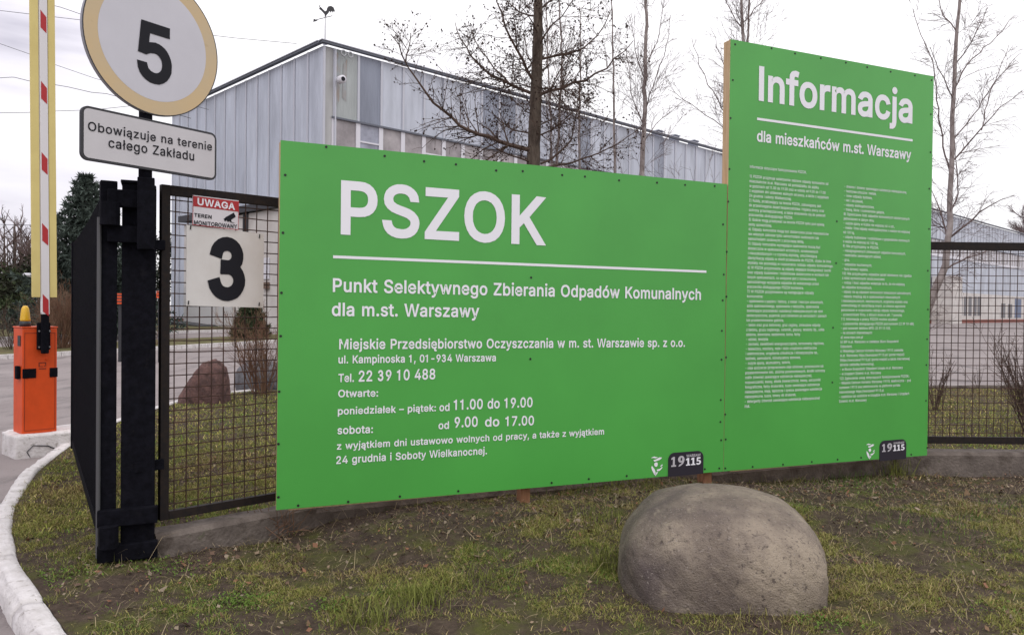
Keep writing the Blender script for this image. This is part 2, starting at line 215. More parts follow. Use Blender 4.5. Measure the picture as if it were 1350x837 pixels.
GLYPH_DATA = '''
A240;8,0 101,254 138,254 231,0 198,0 144,151 132,186 116,239 123,239 106,185 95,151 43,0|55,71 55,99 185,99 185,71
B228;30,0 30,254 121,254 145,252 164,245 180,235 190,221 197,205 199,187 198,172 193,160 178,143 157,133 157,131 170,129 182,123 192,114 201,102 207,86 209,68 207,50 200,33 189,20 172,9 151,2 123,0|62,29 122,29 148,31 165,40 175,53 178,68 176,81 171,92 163,102 153,109 140,114 124,115 62,115|62,143 119,143 144,148 154,155 162,163 166,174 168,186 165,202 156,214 141,223 120,226 62,226
C255;134,-3 103,1 75,12 52,32 35,58 24,90 20,127 24,165 35,197 52,223 75,242 103,254 134,258 170,252 186,245 201,236 214,224 224,209 232,193 236,174 204,174 195,197 179,214 158,224 134,228 111,225 92,216 75,202 62,182 54,157 52,127 54,97 63,72 75,53 92,38 112,29 134,26 158,30 179,40 195,57 204,80 236,80 232,62 224,45 214,31 201,19 187,9 170,2 153,-2
D251;109,0 48,0 48,29 107,29 136,31 159,40 177,55 189,75 197,99 200,128 197,156 190,180 177,200 160,214 138,223 110,226 47,226 47,254 113,254 147,251 176,239 200,221 217,196 227,164 231,128 227,91 217,59 199,34 175,15 145,4|62,254 62,0 30,0 30,254
E209;30,0 30,254 186,254 186,226 62,226 62,143 178,143 178,114 62,114 62,29 188,29 188,0
F205;30,0 30,254 185,254 185,226 62,226 62,139 173,139 173,111 62,111 62,0
G260;134,-3 102,1 75,13 52,32 35,58 24,90 20,127 24,165 35,197 52,223 74,242 102,254 132,258 152,256 170,252 187,245 202,235 214,222 225,208 232,192 237,174 204,174 194,197 178,213 158,224 133,228 111,225 92,216 75,202 62,182 54,157 52,127 54,97 63,72 75,53 92,38 112,29 134,26 155,29 172,36 187,47 198,62 205,80 207,101 217,100 141,100 141,128 239,128 239,100 236,71 225,45 209,25 188,9 163,0
H258;30,0 30,254 62,254 62,144 196,144 196,254 228,254 228,0 196,0 196,116 62,116 62,0
I94;31,0 31,254 63,254 63,0
J198;93,-3 62,2 38,16 22,40 17,73 17,86 49,86 49,73 52,52 61,37 75,28 93,25 110,28 124,37 133,52 136,73 136,254 168,254 168,73 163,40 147,16 123,2
K233;52,73 52,108 70,131 87,152 106,172 182,254 224,254 116,138 114,138|30,0 30,254 62,254 62,167 62,112 62,97 62,0|186,0 94,130 114,155 224,0
L196;30,0 30,254 62,254 62,29 181,29 181,0
M314;30,0 30,254 76,254 139,94 144,79 150,61 156,42 161,24 154,24 159,41 165,61 171,79 176,94 238,254 284,254 284,0 252,0 252,145 252,163 253,184 253,207 253,229 256,229 249,205 241,181 234,161 228,145 171,0 143,0 85,145 80,160 72,181 65,204 56,229 59,229 60,208 60,186 61,164 61,145 61,0
N262;30,0 30,254 68,254 172,91 181,75 194,53 207,27 202,27 200,54 200,79 199,97 199,254 232,254 232,0 193,0 101,145 89,165 74,191 54,226 60,227 61,192 62,164 62,145 62,0
O267;133,-3 103,1 75,12 52,32 35,58 24,90 20,127 24,165 35,197 52,223 75,242 103,254 133,258 164,254 192,242 215,223 232,197 243,165 247,127 243,90 232,58 215,32 192,12 164,1|133,26 155,29 175,38 191,52 204,72 212,97 215,127 212,157 204,182 191,202 175,216 155,225 133,228 112,225 92,216 75,202 63,182 54,157 52,127 54,97 63,72 75,52 92,38 112,29
P222;30,0 30,254 118,254 144,252 166,244 183,231 195,215 202,195 204,174 202,152 195,133 183,116 166,104 144,96 118,93 62,93 62,0|62,121 116,121 134,123 149,128 159,136 167,147 171,160 172,174 171,188 167,201 159,211 148,219 134,224 116,226 62,226
Q267;123,80 156,80 185,42 192,32 234,-24 200,-24 173,13 166,23|133,-3 103,1 75,12 52,32 35,58 24,90 20,127 24,165 35,197 52,223 75,242 103,254 133,258 164,254 192,242 215,223 232,197 243,165 247,127 243,90 232,58 215,32 192,12 164,1|133,26 155,29 175,38 191,52 204,72 212,97 215,127 212,157 204,182 191,202 175,216 155,225 133,228 112,225 92,216 75,202 63,182 54,157 52,127 54,97 63,72 75,52 92,38 112,29
R224;30,0 30,254 118,254 145,252 167,244 183,232 195,217 202,198 205,176 202,154 195,136 183,120 166,109 145,101 118,99 62,99 62,0|62,128 117,128 135,129 149,133 160,141 167,150 171,162 173,176 171,190 167,202 159,212 149,220 134,224 116,226 62,226|177,0 115,115 151,115 214,0
S223;112,-4 86,-2 64,5 46,15 32,30 23,48 19,68 52,68 55,55 62,44 71,35 83,29 112,25 128,26 143,30 155,37 165,46 171,57 173,70 171,81 166,89 148,102 122,111 92,120 64,130 43,145 30,163 26,186 29,206 37,224 51,238 69,249 90,256 114,258 137,256 158,249 175,238 189,224 197,208 200,189 169,189 163,206 151,219 134,227 112,229 97,228 84,224 73,218 64,209 59,199 58,188 60,176 65,167 85,154 106,147 132,140 156,132 179,119 197,99 202,85 204,69 201,50 193,32 180,17 162,5 139,-2
T224;16,226 16,254 208,254 208,226 128,226 128,0 96,0 96,226
U259;129,-4 101,-1 77,8 57,22 42,40 33,62 30,87 30,254 62,254 62,89 64,72 70,57 80,44 94,34 110,28 129,26 149,28 165,34 179,44 188,57 194,72 196,89 196,254 229,254 229,87 226,62 216,40 201,22 182,8 157,-1
V240;102,0 8,254 42,254 96,103 108,69 124,15 117,15 133,69 145,103 197,254 231,254 139,0
W343;78,0 8,254 41,254 97,40 153,254 190,254 246,40 302,254 335,254 265,0 228,0 171,215 115,0
X237;9,0 109,142 109,118 15,254 52,254 89,200 102,181 112,164 122,146 116,146 126,164 136,181 149,200 187,254 223,254 129,119 129,143 228,0 191,0 146,65 134,83 125,98 115,116 122,116 113,98 103,83 91,65 46,0
Y236;102,0 102,104 8,254 46,254 96,172 111,146 125,115 112,115 126,146 140,172 191,254 228,254 134,104 134,0
Z219;21,0 21,26 160,226 24,226 24,254 198,254 198,228 58,28 200,28 200,0
a195;80,-4 63,-3 47,2 34,11 24,22 17,37 15,54 17,69 22,80 29,90 39,97 63,105 89,110 117,113 133,117 136,121 138,127 138,128 133,148 120,161 98,165 75,161 59,150 50,137 20,146 29,161 39,173 52,182 66,188 97,192 119,190 143,180 153,172 161,160 167,145 168,126 168,0 138,0 138,26 136,26 126,12 108,1|85,23 101,24 114,29 124,37 132,47 136,57 138,69 138,95 130,91 116,88 100,86 88,84 67,79 52,70 47,62 46,52 51,36 65,26
b212;115,-4 99,-3 86,2 69,16 59,29 56,29 56,0 26,0 26,254 57,254 57,160 59,160 69,173 86,186 98,191 115,192 137,189 156,180 173,166 185,146 193,122 195,94 193,66 185,42 173,23 157,8 137,-1|110,23 126,26 140,33 150,44 158,58 163,75 164,95 163,114 158,131 150,145 140,156 126,163 110,165 94,163 81,156 70,145 62,131 58,114 56,95 58,75 63,58 70,43 81,32 94,26
c198;104,-4 79,-1 58,8 41,23 28,43 20,66 17,94 20,122 28,146 41,165 58,180 79,189 104,192 130,189 153,178 170,161 181,138 151,131 145,145 135,155 121,162 104,165 86,162 73,155 62,144 54,129 50,112 48,94 50,75 54,59 62,44 73,33 86,26 104,23 121,26 135,33 146,44 152,59 181,51 171,28 153,11 130,0
d212;98,-4 75,-1 56,8 40,23 27,42 20,66 17,94 20,122 27,146 40,166 56,180 75,189 98,192 114,191 126,186 144,173 153,160 155,160 155,254 186,254 186,0 156,0 156,29 153,29 143,16 126,2 114,-3|102,23 118,26 132,32 142,43 150,58 154,75 156,95 154,114 150,131 142,145 132,156 118,163 102,165 86,163 72,156 62,145 54,131 50,114 48,95 50,75 54,58 62,44 73,33 86,26
e202;106,-4 80,-1 58,8 41,23 28,42 20,66 17,93 20,121 28,145 40,165 58,180 78,189 103,192 133,187 147,180 160,170 170,157 179,141 184,121 186,97 186,85 37,85 37,110 169,110 155,101 153,119 149,134 141,147 131,157 118,163 103,165 87,163 73,157 62,147 54,135 50,121 48,105 48,89 50,69 55,53 64,40 76,31 90,25 106,23 127,26 143,36 153,53 182,45 177,32 168,20 156,10 141,2 125,-3
f127;114,190 114,164 3,164 3,190|40,0 40,216 42,231 48,243 57,252 68,259 94,265 111,263 121,260 114,234 107,236 97,237 85,235 77,230 72,221 71,209 71,0
g213;103,-75 84,-74 67,-70 41,-55 25,-35 51,-20 61,-33 77,-44 103,-49 124,-46 141,-38 152,-23 156,-3 156,34 153,34 143,21 126,8 114,4 97,2 76,5 56,13 40,27 28,45 20,68 17,96 20,123 27,147 40,166 56,180 76,189 98,192 114,191 127,186 144,173 154,159 157,159 157,190 186,190 186,-4 183,-27 175,-45 162,-59 145,-68 125,-73|102,30 118,32 132,38 142,47 150,61 155,77 156,96 155,115 150,132 142,146 132,156 119,163 102,165 86,163 73,156 62,145 54,131 50,115 48,96 50,78 54,61 62,48 73,38 86,32
h205;57,113 57,0 26,0 26,254 57,254 57,144 51,144 62,166 76,181 94,189 114,192 132,190 148,184 161,174 170,160 177,142 179,120 179,0 148,0 148,118 145,137 136,152 123,161 105,165 92,163 80,159 71,151 63,141 58,129
i83;26,0 26,190 57,190 57,0|42,233 34,235 27,239 22,246 21,254 22,261 27,268 34,272 42,274 50,272 57,268 62,261 63,254 62,246 57,239 50,235
j83;26,190 57,190 57,-15 55,-31 51,-45 43,-56 32,-65 19,-70 2,-71 -5,-71 -5,-43 1,-43 12,-42 20,-36 25,-27 26,-15|42,233 34,235 27,239 22,246 20,254 22,261 27,268 34,272 42,274 50,272 57,268 61,261 63,254 61,246 57,239 50,235
k190;55,68 55,106 60,106 142,190 180,190 92,100 89,100|26,0 26,254 57,254 57,0|147,0 74,93 96,114 186,0
l83;26,0 26,254 57,254 57,0
m305;26,0 26,190 56,190 56,148 54,148 59,162 66,173 86,188 110,193 129,190 144,180 154,166 160,147 156,147 161,160 169,172 190,187 218,193 234,191 249,186 261,177 270,164 276,148 278,128 278,0 248,0 248,127 245,145 236,156 224,163 209,165 197,164 187,160 173,145 168,124 168,0 137,0 137,130 134,144 126,156 115,163 100,165 79,160 70,154 63,145 58,133 57,119 57,0
n205;57,113 57,0 26,0 26,190 56,190 56,144 51,144 62,166 76,181 94,189 114,192 132,190 147,184 160,174 170,160 176,142 179,120 179,0 148,0 148,118 145,137 136,152 123,161 105,165 92,163 80,159 71,151 63,141 58,129
o208;104,-4 79,-1 58,8 41,23 28,43 20,66 17,94 20,122 28,146 41,165 58,180 79,189 104,192 128,189 149,180 167,165 180,146 188,122 191,94 188,66 180,43 167,23 149,8 128,-1|104,23 121,26 135,33 146,44 154,59 158,75 160,94 158,112 154,129 146,144 135,155 121,162 104,165 86,162 73,155 62,144 54,129 50,112 48,94 50,75 54,59 62,44 73,33 86,26
p212;26,-71 26,190 56,190 56,160 59,160 69,173 86,186 98,191 115,192 137,189 156,180 173,166 185,146 193,122 195,94 193,66 185,42 173,23 157,8 137,-1 115,-4 99,-3 86,2 69,16 59,29 57,29 57,-71|110,23 126,26 140,33 150,44 158,58 163,75 164,95 163,114 158,131 150,145 140,156 126,163 110,165 94,163 81,156 70,145 62,131 58,114 56,95 58,75 63,58 70,43 81,32 94,26
q212;186,-71 155,-71 155,29 153,29 143,16 126,2 114,-3 98,-4 75,-1 56,8 40,23 27,42 20,66 17,94 20,122 27,146 40,166 56,180 75,189 98,192 114,191 126,186 144,173 153,160 156,160 156,190 186,190|102,23 118,26 132,32 142,43 150,58 154,75 156,95 154,114 150,131 142,145 132,156 118,163 102,165 86,163 72,156 62,145 54,131 50,114 48,95 50,75 54,58 62,44 73,33 86,26
r130;26,0 26,190 56,190 56,160 58,160 65,173 76,184 90,190 107,192 115,192 122,192 122,161 115,162 103,163 91,161 80,157 70,151 63,142 58,131 57,118 57,0
s182;91,-4 72,-3 56,2 42,9 31,19 23,32 18,47 47,53 53,40 62,30 75,25 91,23 108,25 122,31 131,40 134,51 132,60 127,68 118,74 106,78 75,85 52,93 36,104 27,119 23,137 26,152 33,166 43,177 58,185 74,190 94,192 112,191 127,186 140,179 149,170 162,145 134,139 129,149 121,158 110,164 94,166 78,164 65,158 57,150 54,139 56,129 62,122 86,111 115,105 137,97 153,86 162,71 166,53 163,37 156,24 145,12 130,3 112,-2
t114;102,190 102,164 3,164 3,190|32,236 63,236 63,49 64,38 68,31 75,26 85,25 93,26 101,27 107,1 96,-1 84,-2 62,1 46,11 36,26 32,46
u205;91,-3 73,-1 57,5 44,15 35,29 28,47 26,69 26,190 57,190 57,72 60,52 68,37 82,28 100,25 113,27 125,31 134,38 142,48 146,61 148,76 148,190 179,190 179,0 149,0 149,46 154,46 143,23 129,8 111,0
v195;81,0 9,190 42,190 83,78 93,43 103,10 92,10 101,43 112,78 152,190 186,190 113,0
w284;69,0 11,190 44,190 67,107 77,68 88,21 82,21 93,67 103,107 126,190 158,190 181,107 191,68 201,21 196,21 206,68 217,107 240,190 272,190 215,0 184,0 159,86 152,112 145,140 138,169 145,169 138,140 131,112 124,86 99,0
x189;10,0 86,109 86,86 14,190 50,190 74,153 90,127 104,103 88,103 101,127 117,153 141,190 176,190 104,84 104,107 179,0 143,0 115,43 100,68 86,91 102,91 89,68 74,43 46,0
y195;24,-69 31,-43 36,-44 52,-44 65,-37 75,-18 81,-1 9,190 42,190 83,78 93,43 103,10 92,10 101,43 112,78 153,190 186,190 102,-29 88,-54 70,-68 46,-73 32,-72
z190;21,0 21,23 127,160 127,161 24,161 24,190 166,190 166,165 63,30 63,28 169,28 169,0
0227;113,-3 87,0 65,12 47,31 34,57 27,89 24,127 27,165 35,197 48,223 65,242 87,254 113,258 139,254 161,242 179,223 192,197 200,165 203,127 200,89 192,57 179,31 162,12 140,0|113,25 131,28 145,37 157,52 165,72 170,97 172,127 170,157 165,182 157,203 145,218 131,227 113,230 96,227 82,218 70,203 62,182 56,157 55,127 56,97 62,72 70,52 82,37 96,28
1200;108,0 108,254 84,254 72,232 52,219 20,214 20,192 76,192 76,0
2227;32,0 32,24 117,114 141,141 155,163 160,186 159,198 154,209 146,218 137,224 112,230 98,228 86,224 77,216 69,207 65,195 64,181 33,181 35,202 43,221 55,237 72,248 91,255 112,258 134,255 153,248 169,237 181,223 188,205 191,186 185,159 168,129 133,90 76,30 76,28 195,28 195,0
3227;28,199 33,216 44,233 60,246 78,254 98,257 118,254 136,246 151,233 162,216 168,197 168,177 163,158 152,141 136,128 118,120 99,117 80,117 80,149 97,149 109,151 119,155 128,162 134,171 137,182 137,192 134,203 128,212 119,219 109,223 98,225 87,223 77,219 68,212 62,203 59,190|81,152 99,151 118,149 137,141 154,130 167,114 175,96 179,77 177,57 170,38 159,22 144,8 125,0 105,-5 85,-4 66,2 48,12 34,26 23,43 18,60 49,69 53,56 59,46 67,37 78,31 90,28 103,27 115,30 126,35 135,43 142,53 146,64 147,75 145,86 140,97 132,106 122,113 110,117 97,119 79,120
4227;20,53 20,79 123,254 155,254 54,83 54,81 207,81 207,53|141,0 141,61 141,73 141,159 171,159 171,0
5227;111,-3 89,-1 70,6 54,16 41,30 33,47 30,65 61,65 64,54 69,44 87,30 111,25 125,27 138,32 149,41 157,52 162,66 164,81 162,97 157,111 148,122 137,131 124,137 109,138 84,134 64,123 34,126 48,254 183,254 183,226 75,226 67,151 68,151 89,162 115,167 131,165 147,160 161,153 172,143 182,130 189,116 194,99 195,82 193,58 184,38 171,21 154,8 134,-1
6227;113,-3 91,-1 71,7 55,20 42,37 34,58 32,81 34,100 40,119 69,170 126,254 161,254 75,131 73,131 83,144 98,153 117,157 139,155 158,147 173,136 185,120 192,101 194,79 192,56 184,36 171,20 155,7 135,-1|113,24 127,26 139,31 149,40 157,51 162,64 164,79 162,94 157,107 149,118 139,126 127,131 113,133 99,131 87,126 77,118 69,107 64,94 62,79 64,64 69,51 77,40 87,31 99,26
7227;48,0 162,224 162,226 31,226 31,254 195,254 195,224 82,0
8227;113,-3 89,-1 68,6 50,17 37,31 29,48 26,68 28,83 33,98 40,110 51,121 63,128 76,132 76,133 59,141 46,154 38,171 35,190 38,209 45,225 57,239 73,249 92,256 113,258 134,256 153,249 169,239 181,225 188,209 191,190 188,171 180,154 167,141 150,133 150,132 164,128 176,121 186,110 194,98 199,83 200,68 198,48 189,31 176,17 158,6 137,-1|113,25 129,26 142,30 153,37 161,46 167,57 168,69 167,83 161,94 153,104 141,111 128,116 113,118 98,116 85,111 73,104 65,94 59,83 58,69 59,57 64,46 73,37 84,30 97,26|113,145 137,150 146,157 154,165 158,176 160,188 158,200 154,210 147,218 138,225 113,230 89,225 79,218 72,210 68,200 66,188 68,176 72,165 79,157 89,150
9227;113,258 135,255 155,247 171,234 184,217 192,197 194,173 192,155 186,135 158,84 100,0 65,0 151,124 154,124 144,111 128,101 109,97 87,100 69,107 53,119 41,134 34,154 32,176 34,198 42,218 55,235 71,247 91,255|113,230 99,228 87,223 77,215 69,204 64,191 63,176 64,161 69,148 77,137 87,129 99,123 113,122 127,123 139,129 149,137 157,147 162,160 164,175 162,190 157,204 150,215 139,223 127,228
.94;48,-2 39,-1 31,4 26,12 25,20 26,29 31,37 39,42 48,43 56,42 64,37 69,29 71,20 69,12 64,4 56,-1
,94;19,-60 34,36 68,36 42,-60
:94;48,-2 39,-1 31,4 26,12 25,20 26,29 31,37 39,42 48,43 56,42 64,37 69,29 71,20 69,12 64,4 56,-1|48,135 39,137 31,142 26,149 25,158 26,167 31,174 39,179 48,181 56,179 64,174 69,167 71,158 69,149 64,142 56,137
;94;19,-60 34,36 68,36 42,-60|52,135 43,137 36,142 31,149 29,158 31,167 36,174 43,179 52,181 61,179 68,174 73,167 75,158 73,149 68,142 61,137
-227;168,122 168,94 57,94 57,122
–175;175,122 175,94 0,94 0,122
(137;45,103 50,162 66,221 88,270 118,270 95,214 81,157 76,103 80,57 94,8 118,-48 88,-48 69,-11 56,27 47,66
)137;19,-48 43,9 57,58 61,103 56,157 41,214 19,270 48,270 71,221 86,162 92,103 89,65 81,27 67,-11 48,-48
/125;117,266 36,-38 7,-38 89,266
ą195;80,-4 63,-3 47,2 34,11 24,22 17,37 15,54 17,69 22,80 29,90 39,97 63,105 89,110 117,113 133,117 136,121 138,127 138,128 133,148 120,161 98,165 75,161 59,150 50,137 20,146 29,161 39,173 52,182 66,188 97,192 119,190 143,180 153,172 161,160 167,145 168,126 168,0 138,0 138,26 136,26 126,12 108,1|85,23 101,24 114,29 124,37 132,47 136,57 138,69 138,95 130,91 116,88 100,86 88,84 67,79 52,70 47,62 46,52 51,36 65,26|149,-73 134,-70 121,-64 112,-54 109,-40 111,-28 117,-17 138,3 168,0 148,-16 142,-24 140,-34 143,-43 154,-47 163,-46 170,-43 178,-65 166,-70
ć198;104,-4 79,-1 58,8 41,23 28,43 20,66 17,94 20,122 28,146 41,165 58,180 79,189 104,192 130,189 153,178 170,161 181,138 151,131 145,145 135,155 121,162 104,165 86,162 73,155 62,144 54,129 50,112 48,94 50,75 54,59 62,44 73,33 86,26 104,23 121,26 135,33 146,44 152,59 181,51 171,28 153,11 130,0|90,214 114,265 148,265 115,214
ę202;106,-4 80,-1 58,8 41,23 28,42 20,66 17,93 20,121 28,145 40,165 58,180 78,189 103,192 133,187 147,180 160,170 170,157 179,141 184,121 186,97 186,85 37,85 37,110 169,110 155,101 153,119 149,134 141,147 131,157 118,163 103,165 87,163 73,157 62,147 54,135 50,121 48,105 48,89 50,69 55,53 64,40 76,31 90,25 106,23 127,26 143,36 153,53 182,45 177,32 168,20 156,10 141,2 125,-3|150,-74 134,-72 121,-66 113,-55 110,-41 112,-29 117,-17 125,-4 134,9 182,45 171,19 157,-2 145,-20 140,-35 144,-45 155,-48 163,-47 170,-44 179,-67 167,-72
ł88;29,0 29,112 10,100 10,130 29,142 29,254 60,254 60,162 79,175 79,145 60,132 60,0
ń205;57,113 57,0 26,0 26,190 56,190 56,144 51,144 62,166 76,181 94,189 114,192 132,190 147,184 160,174 170,160 176,142 179,120 179,0 148,0 148,118 145,137 136,152 123,161 105,165 92,163 80,159 71,151 63,141 58,129|89,214 113,265 147,265 114,214
ó208;104,-4 79,-1 58,8 41,23 28,43 20,66 17,94 20,122 28,146 41,165 58,180 79,189 104,192 128,189 149,180 167,165 180,146 188,122 191,94 188,66 180,43 167,23 149,8 128,-1|104,23 121,26 135,33 146,44 154,59 158,75 160,94 158,112 154,129 146,144 135,155 121,162 104,165 86,162 73,155 62,144 54,129 50,112 48,94 50,75 54,59 62,44 73,33 86,26|90,214 114,265 148,265 115,214
ś182;91,-4 72,-3 56,2 42,9 31,19 23,32 18,47 47,53 53,40 62,30 75,25 91,23 108,25 122,31 131,40 134,51 132,60 127,68 118,74 106,78 75,85 52,93 36,104 27,119 23,137 26,152 33,166 43,177 58,185 74,190 94,192 112,191 127,186 140,179 149,170 162,145 134,139 129,149 121,158 110,164 94,166 78,164 65,158 57,150 54,139 56,129 62,122 86,111 115,105 137,97 153,86 162,71 166,53 163,37 156,24 145,12 130,3 112,-2|80,214 104,265 138,265 105,214
ź190;21,0 21,23 127,160 127,161 24,161 24,190 166,190 166,165 63,30 63,28 169,28 169,0|80,214 104,265 138,265 105,214
ż190;21,0 21,23 127,160 127,161 24,161 24,190 166,190 166,165 63,30 63,28 169,28 169,0|93,221 85,223 78,227 74,234 72,242 74,249 78,256 85,260 93,262 102,260 108,256 113,249 115,242 113,234 108,227 102,223
Ż219;21,0 21,26 160,226 24,226 24,254 198,254 198,228 58,28 200,28 200,0|110,286 102,288 95,292 90,299 88,306 90,314 95,321 102,325 110,327 118,325 125,321 129,314 131,306 129,299 125,292 118,288
Ś223;112,-4 86,-2 64,5 46,15 32,30 23,48 19,68 52,68 55,55 62,44 71,35 83,29 112,25 128,26 143,30 155,37 165,46 171,57 173,70 171,81 166,89 148,102 122,111 92,120 64,130 43,145 30,163 26,186 29,206 37,224 51,238 69,249 90,256 114,258 137,256 158,249 175,238 189,224 197,208 200,189 169,189 163,206 151,219 134,227 112,229 97,228 84,224 73,218 64,209 59,199 58,188 60,176 65,167 85,154 106,147 132,140 156,132 179,119 197,99 202,85 204,69 201,50 193,32 180,17 162,5 139,-2|98,279 122,329 156,329 123,279
Ł207;40,0 40,254 73,254 73,29 191,29 191,0|8,86 8,118 135,192 135,160
Ę209;30,0 30,254 186,254 186,226 62,226 62,143 178,143 178,114 62,114 62,29 188,29 188,0|168,-74 153,-72 140,-66 132,-55 129,-41 131,-29 136,-17 146,-7 159,4 188,0 168,-17 162,-25 159,-35 163,-45 174,-48 182,-47 189,-44 198,-67 185,-72
„143;19,-60 34,36 69,36 43,-60|81,-60 96,36 130,36 104,-60
”150;26,159 41,254 75,254 49,159|87,159 102,254 137,254 111,159
'''

# ------------------------------------------------------------------ lettering
GLYPHS = {}
for _l in GLYPH_DATA.strip('\n').split('\n'):
    _a, _b = _l[1:].split(';', 1)
    GLYPHS[_l[0]] = (int(_a), [[tuple(map(int, p.split(','))) for p in s.split(' ')] for s in _b.split('|')] if _b else [])
GLYPHS[' '] = (115, [])
def _area(s): return sum(s[i-1][0]*s[i][1]-s[i][0]*s[i-1][1] for i in range(len(s)))
_gc = {}
def _fat(q, d):
    """moves a closed outline outwards by d (inwards for a hole, which runs the other way)"""
    P = [np.array(p, float) for p in q]; R = [P[0]]
    for p in P[1:]:
        if np.linalg.norm(p-R[-1]) > .02: R.append(p)
    if np.linalg.norm(R[-1]-R[0]) < .02: R.pop()
    n = len(R); out = []
    for i in range(n):
        e0 = R[i]-R[i-1]; e1 = R[(i+1) % n]-R[i]; e0 /= np.linalg.norm(e0); e1 /= np.linalg.norm(e1)
        n0 = np.array([e0[1], -e0[0]]); n1 = np.array([e1[1], -e1[0]]); m_ = n0+n1; k = m_@m_
        out.append(tuple(R[i]+m_*d*min(2/k, 2.2) if k > .05 else R[i]+n0*d))
    return out
def glyph_mesh(ch, bold):
    if (ch, bold) in _gc: return _gc[ch, bold]
    adv, sp = GLYPHS.get(ch, GLYPHS['-']); A, B_, s0 = [], [], None; V, F = [], []
    for s in sp:
        q = [(px/254, py/254) for px, py in s]; pos = _area(s) > 0
        if s0 is None: s0 = pos
        q = _fat(q, bold if s0 else -bold)
        (A if (pos != s0 or not A) else B_).append(q)
    for grp, dz in ((A, 0), (B_, .0006)):
        if not grp: continue
        c = bpy.data.curves.new('lettering', 'CURVE'); c.dimensions = '2D'; c.fill_mode = 'BOTH'
        for q in grp:
            s = c.splines.new('POLY'); s.points.add(len(q)-1)
            s.points.foreach_set('co', [k for px, py in q for k in (px, py, 0, 1)]); s.use_cyclic_u = True
        o = bpy.data.objects.new('lettering', c); me = o.to_mesh()
        k = len(V); V += [(v.co.x, v.co.y, dz) for v in me.vertices]; F += [tuple(i+k for i in p.vertices) for p in me.polygons]
        o.to_mesh_clear(); bpy.data.objects.remove(o); bpy.data.curves.remove(c)
    _gc[ch, bold] = (adv/254, V, F); return _gc[ch, bold]
def text_geo(txt, bold=.035, track=.03):
    """one line of lettering, cap height 1, baseline 0: (verts Nx3, faces)"""
    V, F, x = [], [], 0
    for ch in txt:
        adv, v, f = glyph_mesh(ch, bold); k = len(V)
        V += [(p[0]+x, p[1], p[2]) for p in v]; F += [tuple(i+k for i in q) for q in f]; x += adv+track
    return np.array(V), F
def put_text(mb, pl, txt, a0, z0, a1, z1, cap, off=.004, bold=.035, track=.03):
    """writes txt on plane pl from (a0,z0) to (a1,z1) along its baseline with the given cap height in metres"""
    V, F = text_geo(txt, bold, track); lo, hi = V[:, 0].min(), V[:, 0].max()
    vs = []
    for x, y, dz in V:
        t = (x-lo)/(hi-lo); vs.append(pl.w(a0+(a1-a0)*t, z0+(z1-z0)*t+y*cap, off+dz))
    mb.add(vs, F)
def px_text(mb, pl, txt, p0, p1, top, off=.004, bold=.035, track=.03):
    a0, z0 = pl.sz(*p0); a1, z1 = pl.sz(*p1); _, zt = pl.sz(p0[0], top)
    put_text(mb, pl, txt, a0, z0, a1, z1, zt-z0, off, bold, track)

# ------------------------------------------------------------------ materials used all over
M_white = mat('white_vinyl', (.80, .79, .84), .5, .3)
M_black = mat('black_vinyl', (.010, .010, .015), .6, .2)
M_gate = mat('black_paint', (.0055, .0055, .0085), .8, .06, var=.35, scale=25, bump=.15, bscale=90)
layer(M_gate, (.014, .013, .015), 14, .58, .85, 3.)
M_fence = mat('dark_fence_paint', (.011, .009, .010), .65, .2, col2=(.022, .015, .012), scale=30)
M_wood = mat('pine_batten', (.60, .44, .27), .7, .2, col2=(.47, .32, .18), scale=6, stretch=(8, 8, .6), bump=.1)
M_redwood = mat('reddish_timber', (.24, .11, .06), .75, .2, col2=(.34, .18, .10), scale=5, stretch=(8, 8, .6), bump=.2)
M_asph = mat('asphalt', (.215, .185, .182), .9, .2, col2=(.285, .25, .245), scale=.35, bump=.25, bscale=70)
layer(M_asph, (.13, .115, .115), 2.2, .53, .70, 9., (1, .25, 1)); layer(M_asph, (.10, .09, .09), 26, .60, .72, 4.); layer(M_asph, (.33, .31, .30), 90, .60, .75, 2., detail=3)
M_kerbs = mat('whitewashed_concrete', (.66, .63, .63), .85, .2, col2=(.54, .51, .50), scale=9, bump=.5, bscale=45)
layer(M_kerbs, (.27, .24, .215), 16, .57, .72, 5.); layer(M_kerbs, (.16, .13, .10), 4.5, .58, .78, 1.)
M_conc = mat('old_concrete', (.10, .082, .072), .9, .2, col2=(.17, .142, .125), scale=7, bump=.6, bscale=40)
layer(M_conc, (.07, .055, .045), 5, .52, .68, 4.); layer(M_conc, (.06, .07, .03), 11, .62, .75, 8.)
M_soil = mat('soil', (.046, .033, .027), .95, .1, col2=(.088, .065, .049), scale=14, bump=.9, bscale=55)
layer(M_soil, (.080, .082, .026), 3.2, .48, .66, 6.); layer(M_soil, (.13, .10, .07), 60, .63, .72, 3.)
M_foliage = mat('foliage', (.08, .09, .04), .8, .15, attr='Col', var=.15, scale=3)
M_bark = mat('dark_bark', (.060, .046, .038), .9, .15, col2=(.14, .112, .09), scale=18, stretch=(1, 1, .25), bump=.8, bscale=40)
M_birch = mat('pinkish_birch_bark', (.38, .33, .32), .85, .15, col2=(.20, .165, .155), scale=6, bump=.3)
M_twig = mat('twigs', (.092, .064, .052), .9, .1)
M_twigl = mat('pale_twigs', (.155, .115, .11), .9, .1)
M_redtwig = mat('reddish_twigs', (.16, .085, .06), .9, .1, col2=(.20, .13, .085), scale=4)
M_metal = mat('dull_steel', (.35, .35, .37), .45, .5, .7)
M_dark = mat('dark_metal', (.03, .03, .035), .5, .4)

